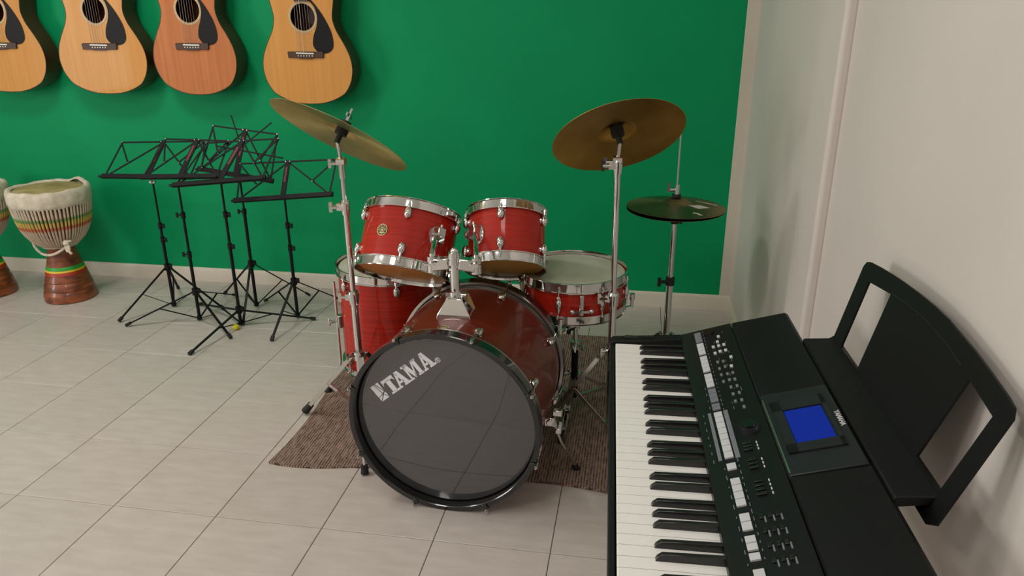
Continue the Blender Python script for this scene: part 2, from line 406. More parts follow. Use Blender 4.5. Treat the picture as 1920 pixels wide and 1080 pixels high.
def drum(root, r, h, nl, ang0, shell_mat_, hoop_h=.032, lug_in=.048, heads=(None, None), single=False):
    # local origin = centre of the bottom edge, +z = axis towards the top head
    z0, z1 = .012, h-.012
    MB().lathe([(r-.007, z0), (r, z0+.002), (r, z1-.002), (r-.007, z1)], 96, closed=False).lathe([(r-.007, z0), (r-.009, z0+.003), (r-.009, z1-.003), (r-.007, z1)], 96).build('shell', shell_mat_, root)
    o = MB().lathe([(a, b+h-hoop_h+.001) for a, b in ring_hoop(r, hoop_h)], 96, closed=True).build('top_hoop', M_chrome, root)
    o = MB().lathe([(a, b+hoop_h-.001) for a, b in ring_hoop(r, hoop_h, -1)], 96, closed=True).build('bottom_hoop', M_chrome, root)
    th, bh = heads
    MB().lathe([(.0001, z1+.001), (r*.5, z1+.001), (r-.008, z1+.0008), (r-.003, z1-.001), (r+.0015, z1-.010)], 96).build('top_head', th, root)
    MB().lathe([(.0001, z0-.001), (r*.5, z0-.001), (r-.008, z0-.0008), (r-.003, z0+.001), (r+.0015, z0+.010)], 96).build('bottom_head', bh, root)
    for k in range(nl):
        a = R(ang0)+2*PI*k/nl
        if single:
            lo = add_lug(root, a, r, h/2, 1, h-hoop_h+.004, .9, two=True)
            t = MB(); zr = r+.009
            t.tube(rad(a, zr, h/2-.02), rad(a, zr, hoop_h-.006), .0026, n=8).tube(rad(a, zr, hoop_h-.002), rad(a, zr, hoop_h-.010), .005, n=8)
            t.box(rad(a, zr-.006, hoop_h-.004), (.014, .013, .0035), Matrix.Rotation(a, 3, 'Z'))
            t.build('tension_rod', M_chrome, lo)
        else:
            add_lug(root, a, r, h-lug_in, 1, h-hoop_h+.004)
            add_lug(root, a, r, lug_in+.010, -1, hoop_h-.004)

def badge(root, a, r, z, up=V((0, 0, 1)), s=1.):
    nrm = V((math.cos(a), math.sin(a), 0)); x = V((-math.sin(a), math.cos(a), 0)); fr = Matrix((x, V((0, 0, 1)), nrm)).transposed().to_4x4()
    fr.translation = rad(a, r-.0015, z)
    b = MB().lathe([(.0001, .0022), (.016*s, .0022), (.017*s, .0018), (.017*s, 0)], 32, fr).build('badge', mat('dark_badge', lin(60, 44, 34), .4), root)
    MB().lathe([(.0150*s, .0022), (.0150*s, .0030), (.0172*s, .0030), (.0172*s, .0018)], 32, fr).build('badge_rim', mat('aged_gold', lin(206, 190, 140), .35, .8), b)
    e = MB().lathe([(.0001, .0030), (.0036*s, .0030), (.0036*s, .0020)], 20, fr)
    e.lathe([(.0062*s, .0021), (.0062*s, .0030), (.0078*s, .0030), (.0078*s, .0021)], 28, fr)
    for k in range(16):
        t = 2*PI*k/16
        if 3.6 < t < 5.9 and k % 2: continue
        p = V((.0115*s*math.cos(t), .0115*s*math.sin(t), .0025)); e.box(fr @ p, (.0016*s, .0034*s, .001), fr.to_3x3() @ Matrix.Rotation(t-PI/2, 3, 'Z'))
    e.box(fr @ V((0, -.0085*s, .0026)), (.013*s, .0032*s, .001), fr.to_3x3())
    e.build('badge_emblem', MATS['aged_gold'], b)

# ---- bass drum
BC = V((-.512, 1.815, .286)); BN = V((-.045, -.999, .007)).normalized()
BR = .278; BL = .44
bm_ = frame(BC, BN)
bass = empty('bass_drum', 'large dark red bass drum lying on its side with a glossy black front head', 'bass drum', mtx=bm_)
def bass_drum():
    r = BR-.004
    zf, zb = -.042, -BL+.02
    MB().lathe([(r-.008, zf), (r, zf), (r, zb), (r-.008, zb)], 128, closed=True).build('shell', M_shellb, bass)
    for nm, z_out, sg in (('front_hoop', 0, 1), ('rear_hoop', -BL-.046, -1)):
        z2 = z_out-sg*.040
        p = [(BR+.001-.006, z_out), (BR+.007, z_out), (BR+.009, z_out-sg*.002), (BR+.009, z2+sg*.002), (BR+.007, z2), (BR-.002, z2), (BR-.006, z2+sg*.002), (BR-.007, z_out-sg*.002)]
        MB().lathe(p, 160, closed=True).build(nm, M_hoopb, bass)
    for nm, z_, sg in (('front_rim', -.041, 1), ('rear_rim', -BL-.004, -1)):
        MB().lathe([(BR-.001, z_+.004), (BR+.0078, z_+.004), (BR+.0085, z_), (BR+.0078, z_-.005), (BR-.001, z_-.005)], 160, closed=True).build(nm, M_chrome2, bass)
    MB().lathe([(.0001, -.030), (BR*.6, -.0301), (BR-.02, -.031), (BR-.010, -.032), (BR-.006, -.036), (BR-.004, -.041)], 160).build('front_head', M_bhead, bass)
    MB().lathe([(.0001, -BL-.02), (BR-.02, -BL-.02), (BR-.006, -BL-.012), (BR-.004, -BL)], 128).build('rear_head', M_coated, bass)
    # claws, rods and lugs
    for k in range(8):
        a = R(26+45*k)
        for zh, zl, sg in ((-.000, -.088, 1), (-BL-.046, -.385, -1)):
            l = MB(); fr = Matrix((V((-math.sin(a), math.cos(a), 0)), V((0, 0, 1)), V((math.cos(a), math.sin(a), 0)))).transposed()
            l.sph(rad(a, r+.008, zl), 1, 16, (.0125, .023, .012), fr)
            l.tube(rad(a, r-.001, zl), rad(a, r+.006, zl), .0135, .011, 16)
            l.tube(rad(a, r+.013, zl), rad(a, r+.014, zl+sg*.028), .0062, .0048, 12)
            lo = l.build('lug', M_chrome, bass)
            t = MB(); q = BR+.0145
            t.tube(rad(a, r+.014, zl+sg*.02), rad(a, q, zh-sg*.006), .0027, n=8)
            t.tube(rad(a, q, zh-sg*.012), rad(a, q, zh+sg*.008), .0052, .0045, 10)
            t.tube(rad(a, q, zh+sg*.008), rad(a, q, zh+sg*.014), .0034, .003, 6)
            t.build('tension_rod', M_chrome, lo)
            c = MB(); w = .018
            t3 = V((-math.sin(a), math.cos(a), 0)); er = V((math.cos(a), math.sin(a), 0))
            prof = [(BR-.004, zh+sg*.0005), (BR-.004, zh+sg*.003), (BR+.008, zh+sg*.005), (BR+.014, zh-sg*.004), (BR+.0135, zh-sg*.024), (BR+.0095, zh-sg*.024), (BR+.0095, zh+sg*.0005)]
            vs = [];
            for sgn in (-1, 1):
                for i, (rr, zz) in enumerate(prof):
                    ww = w*(.35 if i in (0, 1) else .5); vs.append(er*rr+V((0, 0, zz))+t3*sgn*ww)
            kk = len(prof)
            c.add(vs, [(i, (i+1) % kk, kk+(i+1) % kk, kk+i) for i in range(kk)]+[tuple(range(kk)), tuple(range(2*kk-1, kk-1, -1))])
            c.build('claw', M_hoopb, bass, bevel=.0015)
    # oval maker's plate on the shell
    a = R(92.3); m = MB(); fr = Matrix((V((-math.sin(a), math.cos(a), 0)), V((0, 0, 1)), V((math.cos(a), math.sin(a), 0)))).transposed().to_4x4(); fr.translation = rad(a, r-.001, -.080)
    sc = Matrix.Diagonal((1, .62, 1, 1))
    b = m.lathe([(.0001, .002), (.0165, .002), (.0175, 0)], 32, fr @ sc).build('badge', mat('dark_badge', lin(60, 44, 34), .4), bass)
    MB().lathe([(.0155, .002), (.0155, .003), (.018, .003), (.018, 0)], 32, fr @ sc, closed=True).build('badge_rim', MATS.get('aged_gold') or mat('aged_gold', lin(206, 190, 140), .35, .8), b)
    MB().box(fr @ V((0, 0, .0022)), (.017, .0045, .0012), fr.to_3x3()).build('badge_bar', MATS['aged_gold'], b)
    # logo on the front head (raised by a hair, printed in silver white)
    u = .0491; ang = R(39.2); lz = -.0297
    lm = Matrix.Translation((-.190, .044, 0)) @ Matrix.Rotation(ang, 4, 'Z') @ Matrix.Diagonal((u, u, 1, 1))
    def P(m_, poly): m_.prism(poly, lz-.0004, lz+.0005, lm)
    L = MB()
    # emblem: a slab cut by three dark lines
    P(L, [(0, 0), (.60, 0), (.42, .30), (.20, .13)]); P(L, [(0, .06), (.155, .17), (.36, .36), (.10, .30), (0, .27)])
    P(L, [(0, .31), (.12, .345), (.38, .41), (.24, 1.12), (0, 1.12)]); P(L, [(.62, .05), (.62, .40), (.46, .36)])
    P(L, [(.43, .42), (.56, .47), (.34, 1.08), (.29, 1.12)]); P(L, [(.60, .52), (.62, 1.12), (.40, 1.12)])
    def slab_A(x, w, h=1.):
        k = w
        P(L, [(x+.0*k, 0), (x+.30*k, 0), (x+.30*k, .12), (x+.0*k, .12)])                 # left foot
        P(L, [(x+.50*k, 0), (x+1.0*k, 0), (x+1.0*k, .12), (x+.50*k, .12)])               # right foot
        P(L, [(x+.09*k, .1), (x+.21*k, .1), (x+.48*k, h*.80), (x+.36*k, h)])              # thin stroke
        P(L, [(x+.58*k, .1), (x+.88*k, .1), (x+.62*k, h), (x+.34*k, h)])                  # thick stroke
        P(L, [(x+.24*k, .26), (x+.62*k, .26), (x+.60*k, .40), (x+.30*k, .40)])            # bar
    P(L, [(.78, .84), (1.66, .84), (1.66, 1.04), (.78, 1.04)]); P(L, [(.78, .66), (.88, .84), (.78, .90)]); P(L, [(1.66, .66), (1.56, .84), (1.66, .90)])
    P(L, [(1.06, .08), (1.38, .08), (1.38, .9), (1.06, .9)]); P(L, [(.92, 0), (1.52, 0), (1.52, .12), (.92, .12)])
    slab_A(1.50, 1.02, 1.04)
    P(L, [(2.48, 0), (2.78, 0), (2.78, .12), (2.48, .12)]); P(L, [(2.57, .08), (2.69, .08), (2.69, 1.0), (2.57, 1.0)])
    P(L, [(2.44, .92), (2.86, .92), (2.82, 1.06), (2.44, 1.06)])
    P(L, [(2.56, 1.06), (2.86, 1.06), (3.06, .20), (2.96, .02), (2.88, .10)])
    P(L, [(2.90, .04), (2.98, .02), (3.32, 1.06), (3.22, 1.06)])
    P(L, [(3.26, .08), (3.50, .08), (3.50, 1.06), (3.26, 1.06)]); P(L, [(3.18, 0), (3.56, 0), (3.56, .12), (3.18, .12)]); P(L, [(3.2, .95), (3.56, .95), (3.56, 1.06), (3.2, 1.06)])
    slab_A(3.62, .92, 1.08)
    L.build('logo_lettering', M_logo, bass, flat=True)
    g = MB(); cm = lm @ Matrix.Translation((4.72, .14, 0))
    g.lathe([(.13, lz+.0005), (.165, lz+.0005)], 24, cm); 
    def Q(poly): g.prism(poly, lz-.0004, lz+.0005, cm)
    Q([(-.06, -.09), (-.025, -.09), (-.025, .09), (-.06, .09)]); Q([(-.03, .06), (.05, .06), (.05, .09), (-.03, .09)]); Q([(-.03, -.01), (.05, -.01), (.05, .02), (-.03, .02)])
    Q([(.03, 0), (.06, 0), (.06, .08), (.03, .08)]); Q([(-.005, 0), (.03, 0), (.07, -.09), (.035, -.09)])
    g.build('trademark_symbol', M_logo, bass, flat=True)
    # tom holder (bracket on the shell, post, twin clamp, two L rods)
    inv = bm_.inverted()
    w = lambda *p: inv @ V(p)
    th = MB(); top = .286+BR-.004
    # flared trapezoid bracket
    cx, cyy = -.510, 2.015
    def quad(z, hx, hy, c=(cx, cyy)): return [(c[0]-hx, c[1]-hy, z), (c[0]+hx, c[1]-hy, z), (c[0]+hx, c[1]+hy, z), (c[0]-hx, c[1]+hy, z)]
    lv = [quad(.548, .050, .038), quad(.556, .052, .040), quad(.566, .049, .038), quad(.606, .026, .024), quad(.612, .024, .022)]
    vs = [inv @ V(p) for q in lv for p in q]; fs = [(0, 1, 2, 3)[::-1], (16, 17, 18, 19)]
    for i in range(4):
        for j in range(4): fs.append((i*4+j, i*4+(j+1) % 4, i*4+4+(j+1) % 4, i*4+4+j))
    th.add(vs, fs); tb = th.build('tom_bracket', M_chrome, bass, bevel=.003)
    c = MB(); c.tube(w(cx, cyy, .606), w(cx, cyy, .628), .019, .018, 24); c.tube(w(cx+.016, cyy, .617), w(cx+.034, cyy, .617), .007, n=12)
    c.box(w(cx-.020, cyy-.004, .618), (.014, .016, .016)); c.build('bracket_collar', M_chrome, tb)
    MB().tube(w(cx+.038, cyy+.03, .560), w(cx+.024, cyy+.024, .606), .015, .013, 16).build('bracket_bush', mat('tan_plastic', lin(170, 140, 92), .5), tb)
    k = MB().tube(w(cx, cyy, .620), w(cx, cyy, .735), .0135, n=24)
    k.tube(w(cx, cyy, .712), w(cx, cyy, .748), .020, .018, 24).sph(w(cx, cyy, .750), .013, 16, (1, 1, .8))
    post = k.build('holder_post', M_chrome, bass)
    MB().tube(w(cx, cyy-.014, .636), w(cx, cyy-.0145, .636), .002, n=8).build('post_screw', M_black, post)
    def arm(sg, tip, topp):
        # ratchet block from post outward, clamp at its end, rod up to the tom bracket
        a = V((cx+sg*.014, cyy, .716)); e = V(tip)
        b = MB(); d = (e-a)
        b.bar(inv @ a, inv @ e,  .032, .036, up=inv.to_3x3() @ V((0, 0, 1)))
        o = b.build('tom_arm', M_chrome, bass, bevel=.004)
        c = MB(); c.tube(w(e.x, e.y, e.z-.022), w(e.x, e.y, e.z+.026), .016, .015, 20); c.tube(w(e.x, e.y-.010, e.z+.006), w(e.x-sg*.002, e.y-.030, e.z+.010), .006, n=10)
        c.bar(w(e.x-.014, e.y-.031, e.z+.010), w(e.x+.014, e.y-.031, e.z+.012), .006, .008)
        c.build('arm_clamp', M_chrome, o)
        s = MB(); s.tube(w(e.x, e.y-.001, e.z+.006), w(e.x, e.y-.0008, e.z+.0075), .0162, n=20); s.build('clamp_band', M_rubber, o)
        r_ = MB(); tp = V(topp)
        mid = V((e.x*.75+tp.x*.25, e.y*.75+tp.y*.25, e.z+.05))
        r_.path([inv @ V((e.x, e.y, e.z-.02)), inv @ V((e.x, e.y, e.z+.03)), inv @ mid, inv @ tp], .0085, 12)
        r_.build('tom_rod', M_chrome, o)
    return arm
TA = bass_drum()

# ---- toms
def drum_frame(c, n): return frame(c, n)
T1C, T1N, T1R, T1H = V((-.744, 2.237, .586)), V((.07, .522, .85)), .1525, .2225
T2C, T2N, T2R, T2H = V((-.408, 2.296, .601)), V((-.072, .55, .832)), .128, .2045
t1m, t2m = drum_frame(T1C, T1N), drum_frame(T2C, T2N)
tom1 = empty('tom_drum', 'larger bright red tom drum with round badge, tilted over left of bass drum', 'tom drum', mtx=t1m)
drum(tom1, T1R, T1H, 5, -78.4, M_shell, heads=(M_coated, M_skin)); badge(tom1, R(-106.7), T1R, .112, s=1.12)
tom2 = empty('tom_drum', 'smaller bright red tom drum without badge, tilted over right of bass drum', 'tom drum', mtx=t2m)
drum(tom2, T2R, T2H, 5, -89.5, M_shell, heads=(M_coated, M_skin))
def tom_mount(root, a, r, z):
    er = V((math.cos(a), math.sin(a), 0)); t = V((-math.sin(a), math.cos(a), 0)); up = V((0, 0, 1))
    fr = Matrix((t, up, er)).transposed(); c = rad(a, r, z)
    o = MB().sph(c, 1, 20, (.024, .034, .006), fr).build('mount_plate', M_chrome, root)
    m = MB(); m.box(c+er*.016, (.030, .052, .032), fr); m.build('mount_block', M_chrome, o, bevel=.004)
    k = MB(); k.tube(c+er*.020+t*-.01, c+er*.020-t*.030, .0065, n=12); k.tube(c+er*.020-t*.030, c+er*.020-t*.036, .010, n=12)
    k.bar(c+er*.020-t*.033-up*.014, c+er*.020-t*.033+up*.014, .007, .010, er); k.tube(c+er*.022+up*.018, c+er*.022+up*.036, .006, .004, 12)
    k.build('wing_bolt', M_chrome2, o)
    return c+er*.018
p1 = t1m @ tom_mount(tom1, R(-39.4), T1R, .122)
p2 = t2m @ tom_mount(tom2, R(-126), T2R, .096)
TA(-1, (-.578, 2.02, .706), tuple(p1)); TA(1, (-.446, 2.02, .708), tuple(p2))

# ---- floor tom
FTC = V((-.905, 2.6, .095))
ft = empty('floor_tom', 'tall red floor tom standing on chrome legs at the left behind the kit', 'floor tom', mtx=Matrix.Translation(FTC))
drum(ft, .203, .420, 6, -128, M_shell, heads=(M_coated, M_skin), lug_in=.056)
for k, (a, fy) in enumerate(((-150, 1), (-30, 1), (90, 1))):
    a = R(a); r = .203+.020; m = MB()
    m.path([rad(a, r, .36), rad(a, r, .15), rad(a, r, .03), rad(a, r+.006, .005), rad(a, r+.055, -.075)], .0052, 12)
    l = m.build('leg', M_chrome, ft)
    MB().tube(rad(a, r+.050, -.068), rad(a, r+.062, -.0945), .011, .013, 14).build('rubber_foot', M_rubber, l)
    b = MB(); er = V((math.cos(a), math.sin(a), 0)); fr = Matrix((V((-math.sin(a), math.cos(a), 0)), V((0, 0, 1)), er)).transposed()
    b.box(rad(a, .212, .20), (.030, .050, .020), fr); b.tube(rad(a, .228, .20), rad(a, .250, .20), .006, n=10); b.bar(rad(a, .252, .185), rad(a, .252, .215), .008, .008)
    b.build('leg_bracket', M_chrome, ft, bevel=.003)

# ---- snare drum and its stand
SC = V((-.2, 2.46, .428))
sn = empty('snare_drum', 'shallow red snare drum with white coated head at the right of the kit', 'snare drum', mtx=Matrix.Translation(SC))
drum(sn, .1815, .145, 8, -99, M_shell, heads=(M_coated, M_coated), hoop_h=.034, single=True)
def strainer():
    a = R(-76); er = V((math.cos(a), math.sin(a), 0)); t = V((-math.sin(a), math.cos(a), 0)); up = V((0, 0, 1)); fr = Matrix((t, up, er)).transposed(); c = rad(a, .1815, .055)
    o = MB().box(c+er*.006, (.016, .040, .012), fr).build('strainer', M_chrome, sn, bevel=.003)
    MB().bar(c+er*.016-t*.030, c+er*.016+t*.030, .008, .012, er).sph(c+er*.016-t*.032, .009, 12).sph(c+er*.016+t*.032, .009, 12).build('strainer_arm', M_chrome, o)
    MB().box(c+er*.014+up*.030, (.013, .05, .006), fr).build('throw_lever', M_chrome2, o, bevel=.002)
strainer()
def tri_legs(root, h, spread, angs, tube_r=.007, lift=0., foot_r=.012, matl=None, bend=0., strut_z=.08, name='leg', pole_r=.012, flat=False, foot_len=.03):
    matl = matl or M_chrome
    for a in angs:
        a = R(a); d = V((math.cos(a), math.sin(a), 0)); top = d*(pole_r+.012)+V((0, 0, h)); ft_ = d*spread+V((0, 0, foot_r*.9))
        m = MB(); t = V((-d.y, d.x, 0))
        if flat:
            dn = (ft_-top).normalized(); nn = dn.cross(t)
            for sg in (-1, 1): m.bar(top+t*sg*.008, ft_+t*sg*.008, .004, .014, nn)
            m.bar(top, ft_, .018, .003, nn)
        else: m.tube(top, ft_, tube_r, n=10)
        l = m.build(name, matl, root)
        dd = (ft_-top).normalized()
        f = MB(); f.tube(ft_-dd*foot_len, ft_+dd*.006, foot_r*.8, foot_r, 14); f.build('rubber_foot', M_rubber, l)
        k = top.lerp(ft_, .52); s = MB()
        if flat: s.bar(k, d*(pole_r+.006)+V((0, 0, strut_z)), .012, .004, t); s.tube(k-t*.012, k+t*.012, .006, n=10)
        else: s.tube(k, d*(pole_r+.004)+V((0, 0, strut_z)), tube_r*.6, n=8); s.tube(k-t*.010, k+t*.010, .004, n=8)
        s.build('strut', matl, l)
def wing(m, c, d, s=1.):
    c = V(c); d = V(d).normalized(); t = d.cross(V((0, 0, 1))).normalized() if abs(d.z) < .9 else V((1, 0, 0))
    m.tube(c, c+d*.022*s, .005*s, n=10); m.bar(c+d*.022*s-V((0, 0, .013*s)), c+d*.022*s+V((0, 0, .013*s)), .006*s, .009*s, d)
SSX, SSY = -.185, 2.46
ss = empty('snare_stand', 'low chrome and black stand that carries the snare drum', 'stand', (SSX, SSY, .006))
MB().tube((0, 0, .06), (0, 0, .27), .0125, n=16).build('lower_tube', M_black, ss)
MB().tube((0, 0, .26), (0, 0, .36), .0095, n=16).tube((0, 0, .335), (0, 0, .36), .016, n=16).build('upper_tube', M_chrome, ss)
k = MB(); k.tube((0, 0, .255), (0, 0, .285), .018, n=16); wing(k, (-.004, -.014, .27), (.3, -1, 0)); wing(k, (.01, -.01, .27), (1, -.6, 0)); k.build('clamp_collar', M_chrome, ss)
MB().sph((-.022, -.03, .355), .023, 20, (1.15, 1, .8)).tube((-.022, -.03, .325), (-.022, -.03, .385), .008, n=12).build('adjusting_knob', M_rubber, ss)
for a in (-100, 20, 140):
    d = V((math.cos(R(a)), math.sin(R(a)), 0))
    b = MB(); b.bar(d*.008+V((0, 0, .352)), d*.150+V((0, 0, .392)), .016, .008); b.bar(d*.150+V((0, 0, .392)), d*.205+V((0, 0, .402)), .012, .008); b.tube(d*.206+V((0, 0, .398)), d*.206+V((0, 0, .440)), .006, n=10)
    bo = b.build('basket_arm', M_chrome, ss)
    MB().tube(d*.206+V((0, 0, .430)), d*.206+V((0, 0, .452)), .010, n=12).build('basket_grip', M_chrome, bo)
tri_legs(ss, .15, .235, (-95+0, 25, 145), flat=True, strut_z=.06, pole_r=.0125)

# ---- cymbals
def cymbal(name, r, c, n, material, label, cat='cymbal', bell=.055, dome=.022):
    o = empty(name, label, cat, mtx=frame(c, n))
    pr = [(.006, dome+.018), (.02, dome+.0165), (.035, dome+.012), (.046, dome+.004), (bell, dome-.003), (bell+.01, dome-.0045), (r*.5, dome*.62), (r*.75, dome*.33), (r*.92, .003), (r, 0)]
    pts = pr+[(a, b-.0012) for a, b in reversed(pr)]
    MB().lathe(pts, 128, closed=True).build('bronze_disc', material, o, angle=60)
    return o
def felt_stack(root, dome, wingnut=True):
    MB().tube((0, 0, dome+.018), (0, 0, dome+.030), .017, n=20).build('top_felt', M_rubber, root)
    MB().tube((0, 0, dome-.016), (0, 0, dome+.012), .020, n=20).tube((0, 0, dome-.045), (0, 0, dome-.014), .009, n=14).build('bottom_felt', M_rubber, root)
    if wingnut:
        m = MB(); m.tube((0, 0, dome+.03), (0, 0, dome+.052), .006, n=12); m.bar((0, -.018, dome+.05), (0, .018, dome+.05), .006, .012); m.build('wing_nut', M_chrome, root)
CR = V((-.059, 2.293, 1.047)); CRN = V((-.249, .591, .767)).normalized()
c1 = cymbal('crash_cymbal', .203, CR, CRN, M_brass, 'brown gold crash cymbal on the right stand, its underside facing the viewer')
felt_stack(c1, .022)
CLc = V((-.929, 2.251, 1.037)); CLN = V((.325, .471, .82)).normalized()
c2 = cymbal('crash_cymbal', .229, CLc, CLN, M_brassl, 'gold crash cymbal, wall reflection in its colour, on the left stand, tilted steeply down to the right')
felt_stack(c2, .022)

def cymbal_stand(px, py, h1, h2, h3, top, n, angs, label, wing_side, leg_h=.30, lean=(0, 0)):
    st = empty('cymbal_stand', label, 'cymbal stand', (px, py, .005))
    L = lambda z: V((lean[0]*z, lean[1]*z, z))
    MB().tube(L(.03), L(h1), .0125, n=20).build('lower_tube', M_chrome, st)
    MB().tube(L(h1-.01), L(h2), .0098, n=20).build('middle_tube', M_chrome, st)
    topl = V(top)-V((px, py, .005)); nn = V(n)
    neck = topl+nn*(-.040)
    MB().tube(L(h2-.01), L(h3), .0078, n=16).build('upper_tube', M_chrome, st)
    for z, r_ in ((h1, .020), (h2, .0155)):
        m = MB(); m.tube(L(z-.026), L(z+.012), r_*.82, r_, 20); m.tube(L(z+.012), L(z+.020), r_, r_*.8, 20)
        m.box(L(z)+V((wing_side*.016, -.006, 0)), (.020, .016, .022))
        wing(m, L(z)+V((wing_side*.018, -.008, 0)), (wing_side, -.25, 0), 1.25)
        m.build('clamp_collar', M_chrome, st)
    m = MB(); q = L(h3)
    m.tube(q+V((-.014, 0, .004)), q+V((.014, 0, .004)), .0135, n=18); m.tube(q+V((0, 0, -.05)), q+V((0, 0, 0)), .011, n=16)
    wing(m, q+V((wing_side*.012, -.004, -.002)), (wing_side, -.2, 0), 1.1)
    m.tube(q+V((0, 0, .004)), neck, .006, n=14); m.build('tilter', M_chrome, st)
    MB().tube(neck-nn*.004, topl+nn*.075, .0042, n=12).build('centre_rod', M_chrome, st)
    m = MB(); m.tube((0, 0, leg_h-.016), (0, 0, leg_h+.016), .021, n=20); wing(m, (wing_side*.018, -.012, leg_h), (wing_side, -.6, 0)); m.build('leg_collar', M_chrome, st)
    m = MB(); m.tube((0, 0, .035), (0, 0, .060), .018, n=20); m.build('bottom_collar', M_chrome, st)
    tri_legs(st, leg_h, .235, angs, flat=True, strut_z=.05, pole_r=.0125, foot_r=.015, foot_len=.035)
    return st
d_ = .022
topR = CR+CRN*d_; topL = CLc+CLN*d_
cymbal_stand(-.047, 2.30, .520, .955, .968, topR, CRN, (170, 50, -70), 'chrome cymbal stand in front of the snare, holding the right crash cymbal', -1, leg_h=.335, lean=(-.012, 0))
cymbal_stand(-.928, 2.268, .485, .800, .945, topL, CLN, (176, 56, -64), 'chrome cymbal stand left of the bass drum, holding the left crash cymbal', -1, leg_h=.265, lean=(-.010, 0))

# ---- hi-hat
HX, HY = .147, 2.722
hs = empty('hihat_stand', 'slim chrome hi-hat stand behind the far end of the keyboard', 'hi-hat stand', (HX, HY, .005))
MB().tube((0, 0, .05), (0, 0, .44), .0125, n=20).build('lower_tube', M_chrome, hs)
MB().tube((0, 0, .43), (0, 0, .690), .0098, n=20).build('upper_tube', M_chrome, hs)
MB().tube((0, 0, .06), (0, 0, .998), .0030, n=10).build('pull_rod', M_chrome2, hs)
m = MB(); m.tube((0, 0, .425), (0, 0, .455), .017, n=18); wing(m, (-.014, -.008, .44), (-1, -.4, 0), 1.3); m.build('clamp_collar', M_rubber, hs)
MB().tube((0, 0, .665), (0, 0, .7), .013, .017, 18).tube((.012, 0, .672), (.028, 0, .668), .005, n=10).build('seat_cup', M_rubber, hs)
MB().box((0, -.13, .012), (.075, .24, .010)).box((0, -.02, .02), (.09, .04, .024)).build('foot_pedal', M_chrome2, hs, bevel=.004)
tri_legs(hs, .22, .24, (30, 150, 265), flat=True, strut_z=.06)
hb = cymbal('hihat_cymbal', .177, (HX, HY, .7265), (0.01, 0.02, -1), M_brassd, 'lower dark bronze hi-hat cymbal, bell down, almost hidden by the upper one', 'cymbal', dome=.018)
ht = cymbal('hihat_cymbal', .178, (HX, HY, .733), (.014, .013, 1), M_brassd, 'upper dark bronze hi-hat cymbal with white sticker, lying flat beside right wall', 'cymbal', dome=.018)
MB().tube((0, 0, .036), (0, 0, .046), .016, n=20).build('top_felt', M_rubber, ht)
m = MB(); m.tube((0, 0, .046), (0, 0, .082), .0085, n=16); m.tube((-.006, 0, .062), (-.026, -.004, .062), .006, n=12); m.box((-.030, -.004, .072), (.010, .012, .036)); m.build('hihat_clutch', M_chrome, ht)
def on_cym(x, y):                 # height of the hi-hat's upper face
    r = math.hypot(x, y); P = [(.055, .015), (.065, .0135), (.089, .0112), (.1335, .0059), (.164, .003), (.178, 0)]
    for (a, za), (b, zb) in zip(P, P[1:]):
        if a <= r <= b: return za+(zb-za)*(r-a)/(b-a)
    return 0
def decal(pts, name):
    t = [(x, y, on_cym(x, y)+.0016) for x, y in pts]; b = [(x, y, z-.0008) for x, y, z in t]; n = len(pts)
    MB().add(t+b, [tuple(range(n)), tuple(range(2*n-1, n-1, -1))]+[(i, (i+1) % n, n+(i+1) % n, n+i) for i in range(n)]).build(name, M_paper, ht)
decal([(.045, -.038), (.078, -.062), (.120, -.030), (.085, -.012)], 'sticker')
decal([(.075, .062), (.082, .055), (.135, .032), (.150, .022), (.152, .03), (.13, .045)], 'printed_mark')
decal([(.055, -.110), (.072, -.112), (.088, -.132), (.078, -.135), (.066, -.120), (.054, -.118)], 'printed_mark')

# ---- bass drum spurs (folding legs on each side)
def spur(pts, foot, knob):
    inv = bm_.inverted(); m = MB(); m.path([inv @ V(p) for p in pts], .0055, 12); s = m.build('spur_leg', M_chrome, bass)
    MB().tube(inv @ V(foot[0]), inv @ V(foot[1]), .011, .013, 14).build('rubber_foot', M_rubber, s)
    b = MB()
    for c, sz in knob: b.box(inv @ V(c), sz)
    q = V(knob[0][0]); b.tube(inv @ V((q.x, q.y-.03, q.z)), inv @ V((q.x, q.y+.03, q.z)), .012, n=14)
    b.build('spur_bracket', M_chrome, bass, bevel=.003)
spur([(-.215, 2.03, .245), (-.205, 2.02, .19), (-.190, 2.03, .14), (-.150, 2.07, .04), (-.142, 2.08, .012)], ((-.146, 2.075, .022), (-.139, 2.083, .004)),
     [((-.222, 2.03, .215), (.034, .030, .05)), ((-.200, 2.02, .245), (.03, .02, .02)), ((-.195, 2.03, .185), (.02, .018, .05))])
spur([(-.80, 2.00, .245), (-.815, 1.99, .19), (-.825, 1.98, .12), (-.815, 1.955, .03)], ((-.815, 1.955, .034), (-.815, 1.952, .004)),
     [((-.795, 2.0, .215), (.034, .03, .05))])
# bass pedal
bp = empty('bass_pedal', 'chrome bass drum pedal hidden behind the bass drum', 'pedal', (-.50, 2.40, .006))
MB().box((0, .12, .012), (.085, .27, .010)).build('base_plate', M_chrome2, bp, bevel=.003)
MB().tube((-.045, -.02, .0), (-.045, -.02, .20), .008, n=12).tube((.045, -.02, .0), (.045, -.02, .20), .008, n=12).tube((-.055, -.02, .195), (.055, -.02, .195), .007, n=12).build('pedal_frame', M_chrome, bp)
MB().box((0, .12, .045), (.07, .24, .008), Matrix.Rotation(R(-14), 3, 'X')).build('foot_board', M_chrome2, bp, bevel=.002)
MB().tube((0, -.02, .195), (0, .045, .36), .004, n=10).tube((0, .020, .355), (0, .062, .375), .020, n=16).build('beater', M_cloth, bp)

